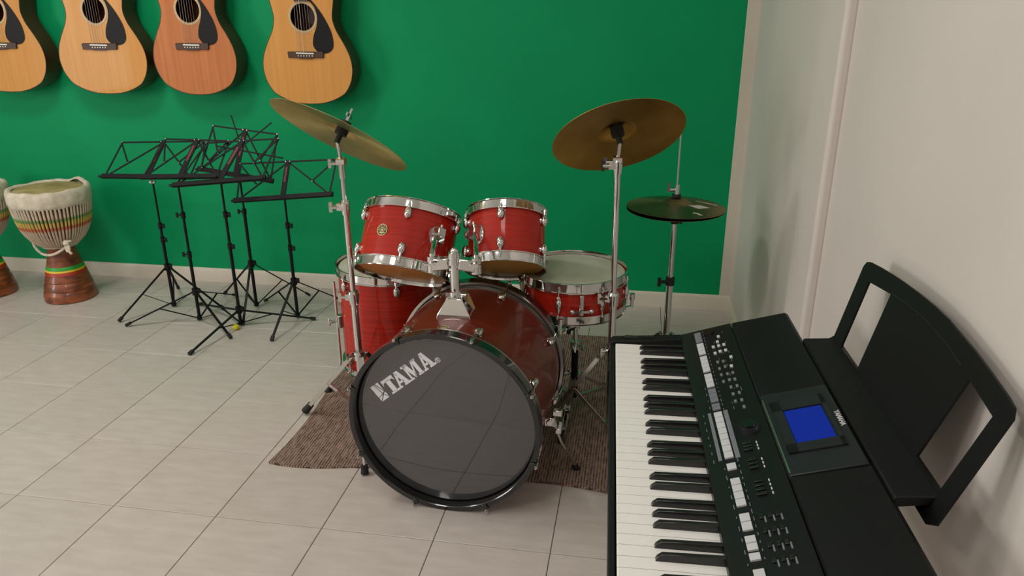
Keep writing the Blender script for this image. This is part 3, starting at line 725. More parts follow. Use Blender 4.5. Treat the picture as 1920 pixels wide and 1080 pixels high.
# ================================================================ MUSIC STANDS
def music_stand(b, zk, zt, feet, tray, top, label, joints, knob_dir, rods=False, pair=None, tilt=0.):
    px, py = b
    s = empty('music_stand', label, 'music stand', (px, py, 0), group='folding music stands by the green wall')
    loc = lambda p: V(p)-V((px, py, 0))
    pole = MB().tube((0, 0, .012), (0, 0, joints[0]), .0078, n=14).build('lower_tube', M_black, s)
    MB().tube((0, 0, joints[0]-.01), (0, 0, joints[-1]), .0062, n=12).build('middle_tube', M_black, s)
    MB().tube((0, 0, joints[-1]-.01), (0, 0, zt+.01), .0048, n=12).build('upper_tube', M_black, s)
    for z in joints:
        m = MB(); m.tube((0, 0, z-.016), (0, 0, z+.012), .0105, n=14); m.tube((knob_dir*.008, -.003, z), (knob_dir*.022, -.008, z), .004, n=8)
        m.bar((knob_dir*.024, -.009, z-.011), (knob_dir*.024, -.009, z+.011), .006, .010, (1, 0, 0)); m.build('height_clamp', M_black, s)
    m = MB(); m.tube((0, 0, zk-.012), (0, 0, zk+.02), .015, n=14); m.tube((.010, -.005, zk+.012), (.028, -.012, zk+.014), .0045, n=8); m.bar((.029, -.012, zk+.002), (.029, -.012, zk+.026), .006, .010, (1, 0, 0))
    m.build('tripod_hub', M_black, s)
    MB().tube((0, 0, .008), (0, 0, .026), .012, n=12).build('strut_hub', M_black, s)
    for fx, fy in feet:
        f = V((fx-px, fy-py, .010)); d = V((f.x, f.y, 0)).normalized(); a = d*.014+V((0, 0, zk)); t = V((-d.y, d.x, 0))
        l = MB().bar(a, f, .011, .005, (f-a).normalized().cross(t)).build('leg', M_black, s)
        dd = (f-a).normalized(); MB().bar(f-dd*.022, f+dd*.004, .014, .012, dd.cross(t)).build('leg_cap', M_rubber, l)
        k = a.lerp(f, .50 if zk > .1 else .42); MB().bar(d*.010+V((0, 0, .018)), k, .008, .003, (0, 0, 1)).build('strut', M_black, l)
    # desk
    (tl, tr), (ul, ur) = [[loc(p) for p in q] for q in (tray, top)]
    tc = (tl+tr)/2; uc = (ul+ur)/2; n = (tr-tl).cross(uc-tc).normalized()
    if n.y > 0: n = -n
    up = (uc-tc).normalized(); ax = (tr-tl).normalized()
    c = MB().tube((0, 0, zt), (tc.x, tc.y+.006, tc.z-.004), .0058, n=12).tube((-.013, 0, zt+.004), (.013, 0, zt+.004), .008, n=12)
    c.build('desk_swivel', M_chrome2, s)
    desk = MB().bar(tl, tr, .012, .022, up).build('tray', M_black, s)
    m = MB(); m.bar(tl+n*.020-up*.008, tr+n*.020-up*.008, .003, .010, up); m.bar(tl+n*.01-up*.009, tr+n*.01-up*.009, .020, .003, up); m.build('tray_lip', M_black, desk)
    pl = MB().bar(tc, uc+up*.006, .024, .005, n).build('centre_plate', M_black, s)
    MB().bar(tc.lerp(uc, .42)+n*.0036, tc.lerp(uc, .84)+n*.0036, .010, .001, n).build('label_strip', M_label, pl)
    for sg, tp, up_ in ((-1, tl, ul), (1, tr, ur)):
        te = tc.lerp(tp, .93)
        o = MB().bar(uc, up_, .0075, .003, n).build('desk_bar', M_black, s)
        MB().bar(up_, te, .0075, .003, n).build('desk_bar', M_black, s)
        MB().bar(uc-n*.004, te-n*.004, .0075, .003, n).build('desk_bar', M_black, s)
        q = up_.lerp(te, .02); e = te.lerp(uc, .40)
        MB().bar(q+n*.004, e+n*.004, .0075, .003, n).build('desk_bar', M_black, s)
        m = MB()
        for p in (uc+ax*sg*.010, up_, te, e): m.tube(p+n*.001, p+n*.0045, .0028, n=8)
        m.build('rivets', M_chrome2, o)
    if rods:
        MB().bar(tc.lerp(uc, .60)-ax*.12-up*.01, tc.lerp(uc, .62)+ax*.21-up*.02, .010, .006, up).build('page_bar', M_black, s)
        MB().bar(tc.lerp(uc, .62), uc-ax*.085+up*.06, .006, .003, n).build('page_rod', M_black, s)
        MB().bar(tc.lerp(uc, .62), uc+ax*.120+up*.055, .006, .003, n).build('page_rod', M_black, s)
    return s
music_stand((-2.28, 3.196), .212, .640, [(-2.425, 2.969), (-2.007, 3.195), (-2.407, 3.435)], [(-2.514, 3.156, .674), (-2.04, 3.156, .684)], [(-2.439, 3.246, .821), (-2.007, 3.246, .836)],
            'leftmost black folding music stand, nearest to the djembe', (.36, .43), 1)
music_stand((-2.051, 3.05), .149, .665, [(-2.356, 2.927), (-1.792, 2.873), (-2.048, 3.385)], [(-2.196, 3.0, .712), (-1.81, 3.0, .728)], [(-2.102, 3.09, .869), (-1.796, 3.09, .868)],
            'second black folding music stand from the left, its legs crossing its neighbour\'s', (.34, .53), -1)
music_stand((-1.822, 3.023), .080, .690, [(-1.879, 2.682), (-1.5, 3.142), (-2.163, 3.236)], [(-2.032, 2.983, .684), (-1.584, 2.983, .732)], [(-1.895, 3.073, .859), (-1.55, 3.073, .886)],
            'black folding music stand with legs spread almost flat, yellow ball at its foot', (.40, .55), 1)
music_stand((-1.865, 3.262), .228, .700, [(-1.663, 3.446), (-2.116, 3.398), (-1.813, 3.026)], [(-2.051, 3.222, .711), (-1.674, 3.222, .662)], [(-1.994, 3.312, .899), (-1.674, 3.312, .866)],
            'rear black folding music stand with two rods sticking up above its desk', (.50,), -1, rods=True)
music_stand((-1.597, 3.161), .186, .600, [(-1.852, 3.33), (-1.592, 2.875), (-1.479, 3.412)], [(-1.83, 3.121, .588), (-1.342, 3.121, .636)], [(-1.823, 3.211, .742), (-1.348, 3.211, .775)],
            'rightmost black folding music stand, its desk lowest, beside the left cymbal stand', (.36, .47), 1)
yb = MB().sph((-1.822, 2.975, .0155), .0155, 20, (1, 1, .95)).build('foam_ball', M_yellow)
tag(yb, 'small yellow foam ball on the floor at the foot of a music stand', 'ball')

# ================================================================ DJEMBES
def djembe(x, y, label, seed, rot):
    rnd = random.Random(seed)
    d = empty('djembe', label, 'djembe', (x, y, 0)); d.rotation_euler = (0, 0, rot)
    base = [(.0001, 0), (.118, 0), (.124, .004), (.125, .022), (.121, .046), (.117, .052), (.114, .060), (.117, .064), (.112, .088), (.108, .094), (.104, .104), (.106, .108), (.098, .132), (.091, .155), (.084, .182), (.077, .210), (.071, .240), (.066, .268), (.068, .285), (.085, .302), (.112, .330), (.132, .362), (.146, .395), (.156, .430), (.163, .470), (.166, .52), (.165, .565), (.155, .573)]
    MB().lathe(base, 72).build('wooden_body', M_djwood, d)
    for z0, z1, mm, nm in ((.168, .186, M_dgreen, 'painted_band'), (.158, .168, M_dyel, 'painted_band'), (.141, .158, M_dred, 'painted_band')):
        def rr(z):
            for (r1, a), (r2, b) in zip(base[1:], base[2:]):
                if a <= z <= b and b > a: return r1+(r2-r1)*(z-a)/(b-a)
        o = MB().lathe([(rr(z0)+.0004, z0), (rr(z0)+.0014, z0+.001), (rr(z1)+.0014, z1-.001), (rr(z1)+.0004, z1)], 72).build(nm, mm, d); lbl(o, {M_dgreen: 'green', M_dyel: 'yellow', M_dred: 'red'}[mm]+' painted band')
    MB().lathe([(.0001, .5865), (.10, .5862), (.150, .585), (.160, .580), (.166, .560)], 72).build('drum_skin', M_goat, d)
    # wrapped cloth ring, slightly lumpy
    m = MB(); n = 96; prof = [(.158, .582), (.165, .590), (.175, .592), (.184, .584), (.189, .566), (.189, .535), (.186, .518), (.180, .508), (.172, .510)]
    vs = []; k = len(prof)
    for i in range(n):
        t = 2*PI*i/n; w = .0022*math.sin(5*t+seed)+.0014*math.sin(11*t+1.7*seed)+rnd.uniform(-.001, .001)
        for r_, z_ in prof: vs.append(rad(t, r_+w*.4, z_+w+(.016*max(0, math.cos(t-1.3))**24 if z_ > .58 else 0)))
    fs = [(i*k+j, ((i+1) % n)*k+j, ((i+1) % n)*k+(j+1) % k, i*k+(j+1) % k) for i in range(n) for j in range(k-1)]
    m.add(vs, fs, True).build('wrapped_ring', M_cloth, d, angle=80)
    # vertical rope lacing: pairs of cords down the bowl
    def ropecol(nt, b):
        L = nt.links; tc = N(nt, 'ShaderNodeTexCoord'); sx = N(nt, 'ShaderNodeSeparateXYZ'); L.new(tc.outputs['Object'], sx.inputs[0])
        r = N(nt, 'ShaderNodeValToRGB'); r.color_ramp.interpolation = 'LINEAR'; e = r.color_ramp.elements
        cols = [(0, lin(204, 186, 164)), (.392, lin(204, 186, 164)), (.400, lin(196, 112, 80)), (.412, lin(196, 112, 80)), (.418, lin(208, 180, 96)), (.438, lin(208, 180, 96)), (.444, lin(120, 158, 92)), (.456, lin(130, 164, 100)), (.462, lin(208, 196, 174))]
        e[0].position = 0; e[0].color = (*cols[0][1], 1); e[1].position = 1; e[1].color = (*cols[-1][1], 1)
        for p, c in cols[1:]:
            q = e.new(p); q.color = (*c, 1)
        L.new(sx.outputs[2], r.inputs[0])
        no = N(nt, 'ShaderNodeTexWave'); no.bands_direction = 'Z'; no.inputs['Scale'].default_value = 60; no.inputs['Distortion'].default_value = 3; L.new(tc.outputs['Object'], no.inputs['Vector'])
        bu = N(nt, 'ShaderNodeBump'); bu.inputs['Strength'].default_value = .6; bu.inputs['Distance'].default_value = .002; L.new(no.outputs['Fac'], bu.inputs['Height']); L.new(bu.outputs[0], b.inputs['Normal'])
        L.new(r.outputs[0], b.inputs['Base Color'])
    MR = mat('striped_lacing_rope', (.7, .6, .5), .9, build=ropecol)
    m = MB(); cords = 64
    for i in range(cords):
        t = 2*PI*i/cords+rnd.uniform(-.01, .01)
        pts = [rad(t, .179, .515), rad(t, .1725, .47), rad(t, .166, .43), rad(t, .156, .395), rad(t, .142, .362), rad(t, .121, .330), rad(t, .094, .303), rad(t, .078, .290)]
        m.path(pts, [.0052]*6+[.0044, .0036], 6)
    o = m.build('rope_lacing', MR, d); o['kind'] = 'stuff'
    m = MB()
    for k in range(3): m.lathe([(.078+.006*math.cos(a), .289+.006*k+.004*math.sin(a)) for a in [2*PI*q/8 for q in range(8)]], 48, closed=True)
    m.build('lower_rope_ring', M_rope, d)
    # hanging loop handle and knotted tassel
    L_ = lambda p: Matrix.Rotation(-rot, 3, 'Z') @ V(p)
    pts = []
    for i in range(17):
        u = i/16; a = R(-150+125*u); r_ = .118-.02*math.sin(PI*u); pts.append(L_((r_*math.cos(a), r_*math.sin(a), .322-.062*math.sin(PI*u)**.8)))
    MB().path(pts, .0066, 10).build('rope_handle', M_rope, d)
    m = MB(); b0 = V((.112, -.085, .325))
    m.sph(L_(b0), .017, 12); m.path([L_(b0+V(q)) for q in ((0, 0, 0), (.018, -.004, .012), (.034, -.004, .014))], .004, 8)
    m.path([L_(b0+V(q)) for q in ((0, 0, 0), (.006, -.006, -.02), (.012, -.008, -.040), (.026, -.01, -.052))], .0065, 8)
    m.path([L_(b0+V(q)) for q in ((-.004, 0, 0), (-.004, -.006, -.024), (.004, -.008, -.044))], .006, 8)
    m.path([L_(b0+V(q)) for q in ((.004, 0, 0), (.014, -.004, -.018), (.014, -.006, -.036))], .006, 8)
    m.build('rope_tassel', M_rope, d)
djembe(-2.905, 3.250, 'rope-laced wooden djembe left of the music stands, seen whole', 3, 0)
djembe(-3.375, 3.235, 'rope-laced wooden djembe cut off by the left picture edge', 8, .7)

# ================================================================ GUITARS
def spline(pts, m=4):
    out = []; n = len(pts)
    for i in range(n-1):
        p0 = pts[max(i-1, 0)]; p1 = pts[i]; p2 = pts[i+1]; p3 = pts[min(i+2, n-1)]
        for k in range(m):
            t = k/m; out.append(tuple(.5*((2*p1[j])+(-p0[j]+p2[j])*t+(2*p0[j]-5*p1[j]+4*p2[j]-p3[j])*t*t+(-p0[j]+3*p1[j]-3*p2[j]+p3[j])*t**3) for j in range(2)))
    out.append(pts[-1]); return out
GP = [(0, 0), (.003, .25), (.014, .46), (.03, .64), (.05, .79), (.075, .88), (.105, .95), (.14, .99), (.17, 1), (.205, .98), (.24, .93), (.285, .83), (.33, .715), (.37, .655), (.40, .645), (.44, .675), (.49, .72), (.53, .735), (.57, .71), (.61, .60), (.635, .42), (.645, .12)]
def guitar(cx, z0, hw, top_mat, label, rot=0.):
    g = empty('acoustic_guitar', label, 'guitar', (cx, WY-.022, z0), group='acoustic guitars hanging on the green wall'); g.rotation_euler = (0, rot, 0)
    # local: x across, z up, front at y = -D
    D = .100; half = spline([(w*hw, v) for v, w in GP], 3)
    out = [(x, z) for x, z in half]+[(-x, z) for x, z in reversed(half[1:])]
    n = len(out); hz, hr = .393, .060
    def ring(k, r): return [(r*math.cos(a), hz+r*math.sin(a)) for a in k]
    angs = [math.atan2(z-hz, x) for x, z in out]
    inner = ring(angs, hr)
    m = MB(); vs = [(x, -D, z) for x, z in out]+[(x, -D, z) for x, z in inner]+[(x, -D+.004, z) for x, z in inner]+[(x, -D+.004, z) for x, z in out]
    fs = []
    for i in range(n):
        j = (i+1) % n
        fs += [(i, j, n+j, n+i), (n+i, n+j, 2*n+j, 2*n+i), (3*n+i, 3*n+j, 2*n+j, 2*n+i), (i, j, 3*n+j, 3*n+i)]
    m.add(vs, fs).build('soundboard', top_mat, g, flat=True)
    m = MB(); f_ = 1.0
    vs = [(x, -D+.0035, z) for x, z in out]+[(x, 0, z) for x, z in out]; fs = [(i, (i+1) % n, n+(i+1) % n, n+i) for i in range(n)]
    m.add(vs, fs, True); m.add([(x, 0, z) for x, z in out], [tuple(range(n))]); m.build('back_and_sides', M_side, g)
    m = MB(); vs = []
    for k, (x, z) in enumerate(out):
        vs.append((x*1.003, -D-.0006, z)); 
    m.path([(x*.9985, -D+.001, z) for x, z in out], .0022, 6, closed=True).build('binding', M_rose, g)
    fr = Matrix(((1, 0, 0, 0), (0, 0, 1, -D), (0, -1, 0, hz), (0, 0, 0, 1)))
    fr = Matrix(((1, 0, 0, 0), (0, 0, -1, -D), (0, 1, 0, hz), (0, 0, 0, 1)))
    MB().lathe([(hr-.0004, .0004), (hr+.0005, .0014), (hr+.010, .0014), (hr+.011, .0003)], 56, fr).build('rosette', M_rosette, g)
    pg = spline([(.014, .105), (.050, .075), (.082, .038), (.112, -.005), (.138, -.058), (.147, -.100), (.144, -.135), (.122, -.156), (.092, -.160), (.062, -.152), (.043, -.128), (.044, -.100), (.052, -.074), (.068, -.040), (.0755, 0), (.066, .040), (.044, .066), (.026, .078), (.014, .105)], 3)[:-1]
    s_ = hw/.235
    MB().prism([(x*s_, z) for x, z in pg], .0006, .0026, fr).build('pickguard', M_guard, g)
    zb = .226
    br = [(-.092, -.014), (-.045, -.014), (-.030, -.018), (.030, -.018), (.045, -.014), (.092, -.014), (.094, .012), (.090, .015), (-.090, .015), (-.094, .012)]
    bf = Matrix.Translation((0, 0, zb-hz)) @ fr
    b = MB().prism([(x*s_, z) for x, z in br], 0, .009, bf).build('bridge', M_rose, g, bevel=.002)
    MB().bar((-.046*s_, -D-.011, zb+.008), (.046*s_, -D-.0112, zb+.006), .005, .006, (0, 0, 1)).build('saddle', M_bone, b)
    m = MB()
    for k in range(6): m.tube((-.035+.014*k, -D-.008, zb-.004), (-.035+.014*k, -D-.0125, zb-.004), .003, n=8)
    m.build('bridge_pins', M_bone, b)
    nz = 1.235
    nk = MB(); nk.add([(-.036, -D+.002, .60), (.036, -D+.002, .60), (.028, -D+.002, nz), (-.028, -D+.002, nz), (-.030, -D+.035, .60), (.030, -D+.035, .60), (.020, -D+.026, nz), (-.020, -D+.026, nz)],
                      [(0, 1, 2, 3), (4, 7, 6, 5), (0, 4, 5, 1), (3, 2, 6, 7), (0, 3, 7, 4), (1, 5, 6, 2)])
    nk.build('neck', M_side, g, bevel=.006)
    fb = MB(); fb.add([(-.034, -D-.008, .462), (.034, -D-.008, .462), (.027, -D-.008, nz), (-.027, -D-.008, nz), (-.034, -D+.001, .462), (.034, -D+.001, .462), (.027, -D+.001, nz), (-.027, -D+.001, nz)],
                      [(0, 1, 2, 3), (4, 7, 6, 5), (0, 4, 5, 1), (3, 2, 6, 7), (0, 3, 7, 4), (1, 5, 6, 2)])
    f_o = fb.build('fretboard', M_rose, g)
    m = MB(); L0 = nz-zb
    for k in range(1, 21):
        z = nz-L0*(1-2**(-k/12)); w = .027+(.034-.027)*(nz-z)/(nz-.462)
        if z > .466: m.tube((-w, -D-.0082, z), (w, -D-.0082, z), .0011, n=6)
    m.build('frets', M_chrome2, f_o)
    hd = MB().prism([(-.027, 0), (.027, 0), (.038, .03), (.041, .19), (.020, .205), (0, .198), (-.020, .205), (-.041, .19), (-.038, .03)], -.018, 0, Matrix(((1, 0, 0, 0), (0, 0, -1, -D+.002), (0, 1, 0, nz), (0, 0, 0, 1)))).build('headstock', M_side, g, bevel=.002)
    for sx in (-1, 1):
        for k in range(3):
            z = nz+.05+.052*k
            m = MB().tube((sx*.030, -D, z), (sx*.030, -D-.012, z), .0035, n=10).tube((sx*.040, -D+.010, z), (sx*.056, -D+.010, z), .003, n=8).box((sx*.062, -D+.010, z), (.008, .016, .018))
            m.build('tuning_peg', M_chrome, hd)
    for k in range(6):
        x0 = -.035+.014*k; x1 = -.0215+.0086*k
        MB().tube((x0, -D-.011, zb+.004), (x1, -D-.0105, nz+.005), .0009 if k < 3 else .0006, n=6, cap=False).build('string', M_chrome2, g)
    h = MB(); h.box((0, .016, nz-.02), (.07, .012, .10)); h.tube((0, .012, nz-.01), (0, -.055, nz-.01), .006, n=10)
    for sx in (-1, 1): h.path([(0, -.055, nz-.012), (sx*.036, -.060, nz-.012), (sx*.042, -.100, nz-.010), (sx*.040, -.125, nz-.004)], .006, 8)
    wh = h.build('wall_hanger', M_black); wh.location = (cx, WY-.022, z0); wh.rotation_euler = (0, rot, 0)
    return g, wh
for cx, z0, hw, mt, lb, hl in ((-3.190, 1.025, .236, M_spruce, 'amber-topped acoustic guitar cut off by the left picture edge', 'black wall hanger of the guitar at the left picture edge'),
                           (-2.635, 1.023, .239, M_spruce, 'amber-topped acoustic guitar hanging left of the reddish one', 'black wall hanger left of the reddish guitar\'s'),
                           (-2.140, 1.025, .217, M_mahog, 'reddish mahogany-topped acoustic guitar, narrower than the others', 'black wall hanger of the reddish guitar'),
                           (-1.565, .989, .2235, M_spruce, 'amber-topped acoustic guitar hanging lowest, just above the left cymbal', 'black wall hanger of the rightmost guitar')):
    g, wh = guitar(cx, z0, hw, mt, lb); tag(wh, hl, 'wall hanger', 'guitar hangers above the picture')

# ================================================================ KEYBOARD
KO = V((-.025, 1.556, 0)); ka = math.atan2(-.999, .039)
KM = Matrix.Translation(KO) @ Matrix.Rotation(ka, 4, 'Z')
kb = empty('keyboard', 'black electronic keyboard with grey buttons, blue screen and music rest by right wall', 'keyboard', mtx=KM)
S0, S1 = -.034, .882
def extr(prof, s0, s1, name, material, parent, bevel=0., seg=2):
    k = len(prof); m = MB(); vs = [(s0, t, z) for t, z in prof]+[(s1, t, z) for t, z in prof]
    m.add(vs, [(i, (i+1) % k, k+(i+1) % k, k+i) for i in range(k)]+[tuple(range(k)), tuple(range(2*k-1, k-1, -1))])
    return m.build(name, material, parent, bevel=bevel, seg=seg)
pz = lambda t: .714+(t-.145)*.32          # control panel surface
extr([(-.013, .648), (-.013, .6955), (-.004, .698), (-.004, .682), (.146, .682), (.146, .70), (.25, .735), (.366, .765), (.372, .755), (.372, .668), (.33, .645), (.02, .640)], S0+.002, S1-.002, 'case', M_kblack, kb, bevel=.002)
extr([(-.013, .690), (-.013, .699), (-.006, .704), (.060, .709), (.146, .7155), (.146, .690)], S0, -.003, 'end_block', M_kblack, kb, bevel=.002)
extr([(-.013, .690), (-.013, .699), (-.006, .704), (.060, .709), (.146, .7155), (.146, .690)], .849, S1, 'end_block', M_kblack, kb, bevel=.002)
pan = extr([(.1445, .700), (.1445, pz(.145)-.002), (.147, pz(.147)), (.2515, pz(.2515)), (.2525, pz(.2515)-.004), (.2525, .72)], S0-.001, S1+.001, 'control_panel', M_kpanel, kb, bevel=.0012)
for nm, a, b in (('speaker_deck', S0+.010, .318), ('speaker_deck', .566, S1-.010)):
    extr([(.2535, .72), (.2535, pz(.2535)+.003), (.256, pz(.256)+.005), (.362, .7835), (.370, .780), (.372, .762), (.372, .72)], a, b, nm, M_kblack, kb, bevel=.003, seg=3)
disp = extr([(.2535, .72), (.2535, pz(.2535)+.005), (.256, pz(.256)+.006), (.360, .7855), (.366, .780), (.366, .72)], .3185, .5655, 'display_housing', M_kgrey, kb, bevel=.0015)
extr([(.2528, pz(.2528)-.002), (.2528, pz(.2528)+.0065), (.2548, pz(.2548)+.007), (.2548, pz(.2548))], .335, .560, 'trim_strip', M_chrome2, kb)
extr([(.2526, pz(.2526)-.002), (.2526, pz(.2526)+.0045), (.2540, pz(.254)+.0045), (.2540, pz(.254))], S0+.01, .330, 'trim_strip', M_kgrey, kb)
dz = lambda t: .7555+(t-.256)*((.7855-.7555)/(.360-.256))
def dslab(s0, s1, t0, t1, h, name, material, parent, up=.0):
    m = MB(); vs = [(s, t, dz(t)+up+q) for q in (-.002, h) for s, t in ((s0, t0), (s1, t0), (s1, t1), (s0, t1))]
    m.add(vs, [(3, 2, 1, 0), (4, 5, 6, 7), (0, 1, 5, 4), (1, 2, 6, 5), (2, 3, 7, 6), (3, 0, 4, 7)]); return m.build(name, material, parent)
bz = MB()
for s0, s1, t0, t1 in ((.352, .512, .262, .277), (.352, .512, .339, .346), (.352, .384, .262, .346), (.488, .512, .262, .346)):
    vs = [(s, t, dz(t)+q) for q in (-.002, .003) for s, t in ((s0, t0), (s1, t0), (s1, t1), (s0, t1))]
    bz.add(vs, [(3, 2, 1, 0), (4, 5, 6, 7), (0, 1, 5, 4), (1, 2, 6, 5), (2, 3, 7, 6), (3, 0, 4, 7)])
bz.build('screen_bezel', M_kgrey, disp)
lbl(dslab(.386, .486, .279, .337, .0012, 'screen', M_screen, disp), 'blue display screen')
# maker's name printed beside the screen, read by the player
def text(s, size, loc, rot, name, material, parent, ext=.0003):
    cu = bpy.data.curves.new(name, 'FONT'); cu.body = s; cu.size = size; cu.extrude = ext; cu.align_x = 'CENTER'; cu.align_y = 'CENTER'; cu.offset = .0003
    to = bpy.data.objects.new('tmp', cu); COL.objects.link(to); dg = bpy.context.evaluated_depsgraph_get(); me = bpy.data.meshes.new_from_object(to.evaluated_get(dg))
    bpy.data.objects.remove(to); me.materials.clear(); me.materials.append(material); o = bpy.data.objects.new(name, me); COL.objects.link(o); o.parent = parent; o.location = loc; o.rotation_euler = rot; return o
sl = math.atan(.29)
text('YAMAHA', .0115, (.434, .3545, dz(.3545)+.0006), (sl, 0, 0), 'brand_lettering', M_print, disp)
# keys
wk = 0; W_ = .0235
def wkey():
    m = MB(); w = W_-.0011
    m.add([(0, 0, .685), (w, 0, .685), (w, .146, .685), (0, .146, .685), (0, -.001, .698), (w, -.001, .698), (w, .001, .7), (0, .001, .7), (w, .146, .7), (0, .146, .7)],
          [(3, 2, 1, 0), (0, 1, 5, 4), (4, 5, 6, 7), (7, 6, 8, 9), (0, 4, 7, 9, 3), (1, 2, 8, 6, 5), (2, 3, 9, 8)])
    return m.build('white_key', M_wkey, kb, flat=True)
w0 = wkey(); b0 = None; DOWN = {}
for i in range(36):
    o = w0 if i == 0 else link_copy(w0, kb); o.location = (.0005+i*W_, 0, 0)
offs = {0: -.0016, 1: .0016, 3: -.0022, 4: 0, 5: .0022}
for i in range(35):
    n = i % 7
    if n in (2, 6): continue
    if b0 is None:
        m = MB(); w = .0098; q = .0012
        m.add([(0, .051, .699), (w, .051, .699), (w, .145, .699), (0, .145, .699), (q, .053, .7045), (w-q, .053, .7045), (q, .060, .7105), (w-q, .060, .7105), (w-q, .145, .7125), (q, .145, .7125)],
              [(3, 2, 1, 0), (0, 1, 5, 4), (4, 5, 7, 6), (6, 7, 8, 9), (0, 4, 6, 9, 3), (1, 2, 8, 7, 5), (2, 3, 9, 8)])
        b0 = o = m.build('black_key', M_bkey, kb, bevel=.0008)
    else: o = link_copy(b0, kb)
    o.location = ((i+1)*W_-.0049+offs[n], 0, 0)
# controls
def slabm(w, d, h, r=0.):
    m = MB(); m.box((0, 0, h/2), (w, d, h)); return m
PT = math.atan(.32)
proto = {}
def button(s, t, w, d, h=.003, material=None, name='button', rnd_=False):
    key = (round(w, 4), round(d, 4), round(h, 4), material.name, rnd_, name)
    if key not in proto:
        m = MB()
        if rnd_: m.tube((0, 0, -.001), (0, 0, h), w/2, w/2*.9, 20)
        else: m.box((0, 0, h/2-.0005), (w, d, h+.001))
        proto[key] = o = m.build(name, material, pan, bevel=0 if rnd_ else .0007)
    else: o = link_copy(proto[key], pan)
    o.location = (s, t, pz(t)); o.rotation_euler = (PT, 0, 0); return o
TC = .1795
def row(s0, s1, n, material, d=.0145):
    p = (s1-s0)/n
    for k in range(n): button(s0+p*(k+.5), TC, p-.0016, d, .0032, material)
row(-.018, .033, 3, M_btnd); row(.039, .094, 3, M_btn); row(.103, .175, 4, M_btn); row(.184, .239, 3, M_btn); row(.247, .299, 3, M_btnd); row(.305, .328, 2, M_btnd)
row(.336, .484, 8, M_btn); row(.499, .517, 1, M_btn); row(.540, .610, 4, M_btn); row(.627, .665, 2, M_btn); row(.676, .7065, 2, M_btn); row(.711, .726, 1, M_btn); row(.742, .800, 3, M_btn)
button(.410, .1655, .152, .006, .0022, M_btnd, 'fader_strip'); button(.410, .1925, .152, .008, .0022, M_btnd, 'fader_strip')
for s, t in ((.0234, .2193), (.0485, .2144), (.0686, .2249), (.0689, .2037), (.0688, .2144), (.0963, .2139), (.0964, .2249), (.0997, .2038), (.1322, .2304), (.1715, .2257)): button(s, t, .009, .006, .003, M_btn)
for s, t in ((.1418, .2035), (.1435, .2139), (.1715, .2033), (.1679, .2143), (.1987, .2034), (.2277, .2037), (.2254, .2146), (.2278, .2244), (.2, .2146), (.2, .2244), (.255, .2244), (.282, .2244), (.255, .2135), (.282, .2135), (.31, .2135), (.31, .2244), (.335, .2244)): button(s, t, .009, .005, .0026, M_btnd)
for a, b, n in ((.447, .475, 3), (.495, .527, 3), (.553, .595, 4)):
    for k in range(n):
        s = a+(b-a)*(k+.5)/n; button(s, .2105, .0065, .014, .004, M_bkey, 'slide_button'); button(s, .2255, .006, .0022, .0012, M_print, 'indicator')
for s in (.646, .6765, .7065, .736):
    for t in (.205, .2165, .2268): button(s, t, .013, .0026, .0015, M_btnd, 'indicator'); button(s-.006, t-.0045, .010, .005, .003, M_bkey, 'slide_button')
button(.408, .222, .034, 0, .007, M_kgrey, 'dial', True); button(.408, .222, .026, 0, .012, M_bkey, 'dial', True)
button(-.006, .203, .026, 0, .006, M_bkey, 'volume_knob', True)
# small light print marks next to the buttons (illegible in the photograph)
pm = MB()
rn = random.Random(5)
def mark(s, t, w, d):
    vs = [(s-w/2, t-d/2, pz(t-d/2)+.0006), (s+w/2, t-d/2, pz(t-d/2)+.0006), (s+w/2, t+d/2, pz(t+d/2)+.0006), (s-w/2, t+d/2, pz(t+d/2)+.0006)]; pm.add(vs, [(0, 1, 2, 3)])
for k in range(46):
    s = -.02+.0165*k; mark(s, .1905, rn.uniform(.004, .010), .0012)
for k in range(22):
    s = .24+.0245*k; mark(s, .1685 if not .33 < s < .49 else .155, rn.uniform(.004, .012), .0012)
for k in range(26):
    mark(rn.uniform(-.015, .33), rn.choice((.2075, .2185, .2295)), rn.uniform(.004, .010), .0011)
o = pm.build('panel_print', M_btnd, pan, flat=True); o['kind'] = 'stuff'
# sockets panel on the far end block
MB().box((S0+.010, .035, .7075), (.012, .030, .004)).box((S0+.012, .070, .711), (.006, .024, .004)).build('pitch_lever', M_kgrey, kb, bevel=.001)
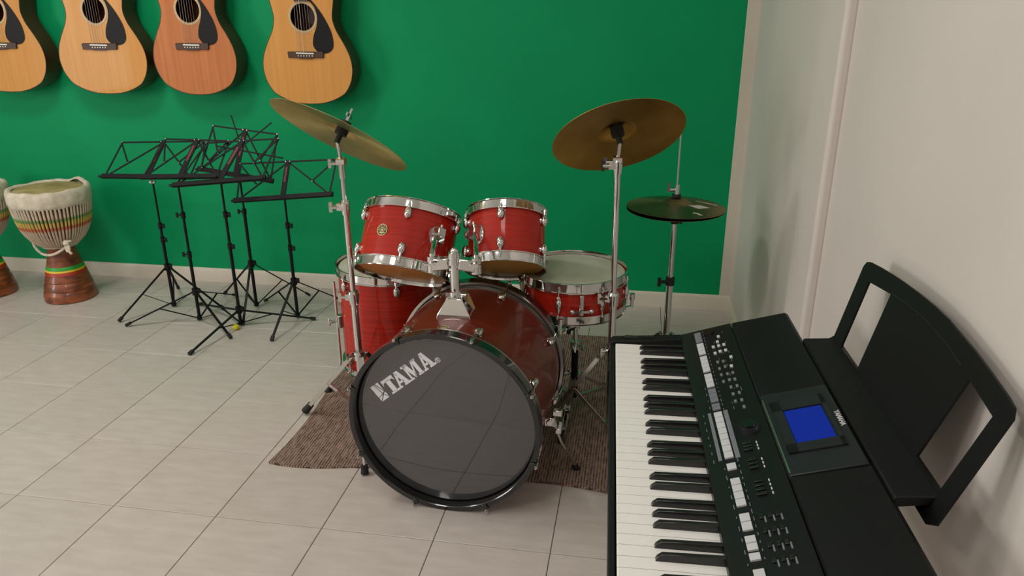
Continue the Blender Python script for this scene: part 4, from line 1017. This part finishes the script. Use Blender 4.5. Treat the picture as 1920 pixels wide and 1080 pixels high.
# music rest: ledge on the back edge plus a curved-top panel with two openings
ledge = extr([(.366, .772), (.366, .788), (.370, .790), (.415, .793), (.425, .800), (.431, .797), (.431, .787), (.415, .780)], .128, .652, 'music_rest_ledge', M_kblack, kb, bevel=.002)
tilt = R(15); RB = V((0, .42, .80)); ru = V((0, math.sin(tilt), math.cos(tilt))); rn_ = V((0, math.cos(tilt), -math.sin(tilt)))
outer = [(.142, -.024), (.125, .149), (.131, .160), (.146, .165), (.192, .171), (.244, .1765), (.30, .181), (.36, .1845), (.42, .1865), (.47, .186), (.52, .182), (.565, .1785), (.62, .172), (.67, .165), (.692, .160), (.700, .148), (.679, -.033), (.660, -.046), (.16, -.040)]
h1 = [(.188, .0), (.176, .135), (.277, .149), (.288, .004)]
h2 = [(.568, .004), (.587, .144), (.667, .132), (.650, .0)]
def rest_panel():
    bm = bmesh.new(); ed = []
    for loop in (outer, h1, h2):
        vs = [bm.verts.new(RB+V((a, 0, 0))+ru*b) for a, b in loop]
        for i in range(len(vs)): ed.append(bm.edges.new((vs[i], vs[(i+1) % len(vs)])))
    bmesh.ops.triangle_fill(bm, use_beauty=True, use_dissolve=False, edges=ed, normal=rn_)
    g = bmesh.ops.extrude_face_region(bm, geom=list(bm.faces))
    for v in [e for e in g['geom'] if isinstance(e, bmesh.types.BMVert)]: v.co += rn_*.004
    bmesh.ops.recalc_face_normals(bm, faces=bm.faces)
    me = bpy.data.meshes.new('music_rest'); bm.to_mesh(me); bm.free(); me.materials.append(M_kblack); o = bpy.data.objects.new('music_rest', me); COL.objects.link(o); o.parent = kb
    return o
mr = rest_panel()
pts = [RB+V((a, 0, 0))+ru*b-rn_*.0003 for a, b in ((.285, .152), (.34, .158), (.42, .161), (.50, .158), (.560, .150))]
MB().path(pts, .0010, 6).build('rest_highlight', M_kgrey, mr)  # thin grey curve standing in for the highlight across the rest panel
# stand carrying the keyboard
ks = empty('keyboard_stand', 'black metal table stand hidden under the keyboard', 'stand', mtx=KM)
MB().bar((.06, .03, .63), (.06, .34, .63), .03, .02).bar((.79, .03, .63), (.79, .34, .63), .03, .02).bar((.06, .19, .62), (.79, .19, .62), .03, .02).build('top_frame', M_black, ks)
for s in (.06, .79):
    MB().bar((s, .19, .62), (s, .19, .02), .03, .02, (1, 0, 0)).build('leg', M_black, ks)
    fo = MB().bar((s, .06, .015), (s, .36, .015), .03, .03).build('foot', M_black, ks)
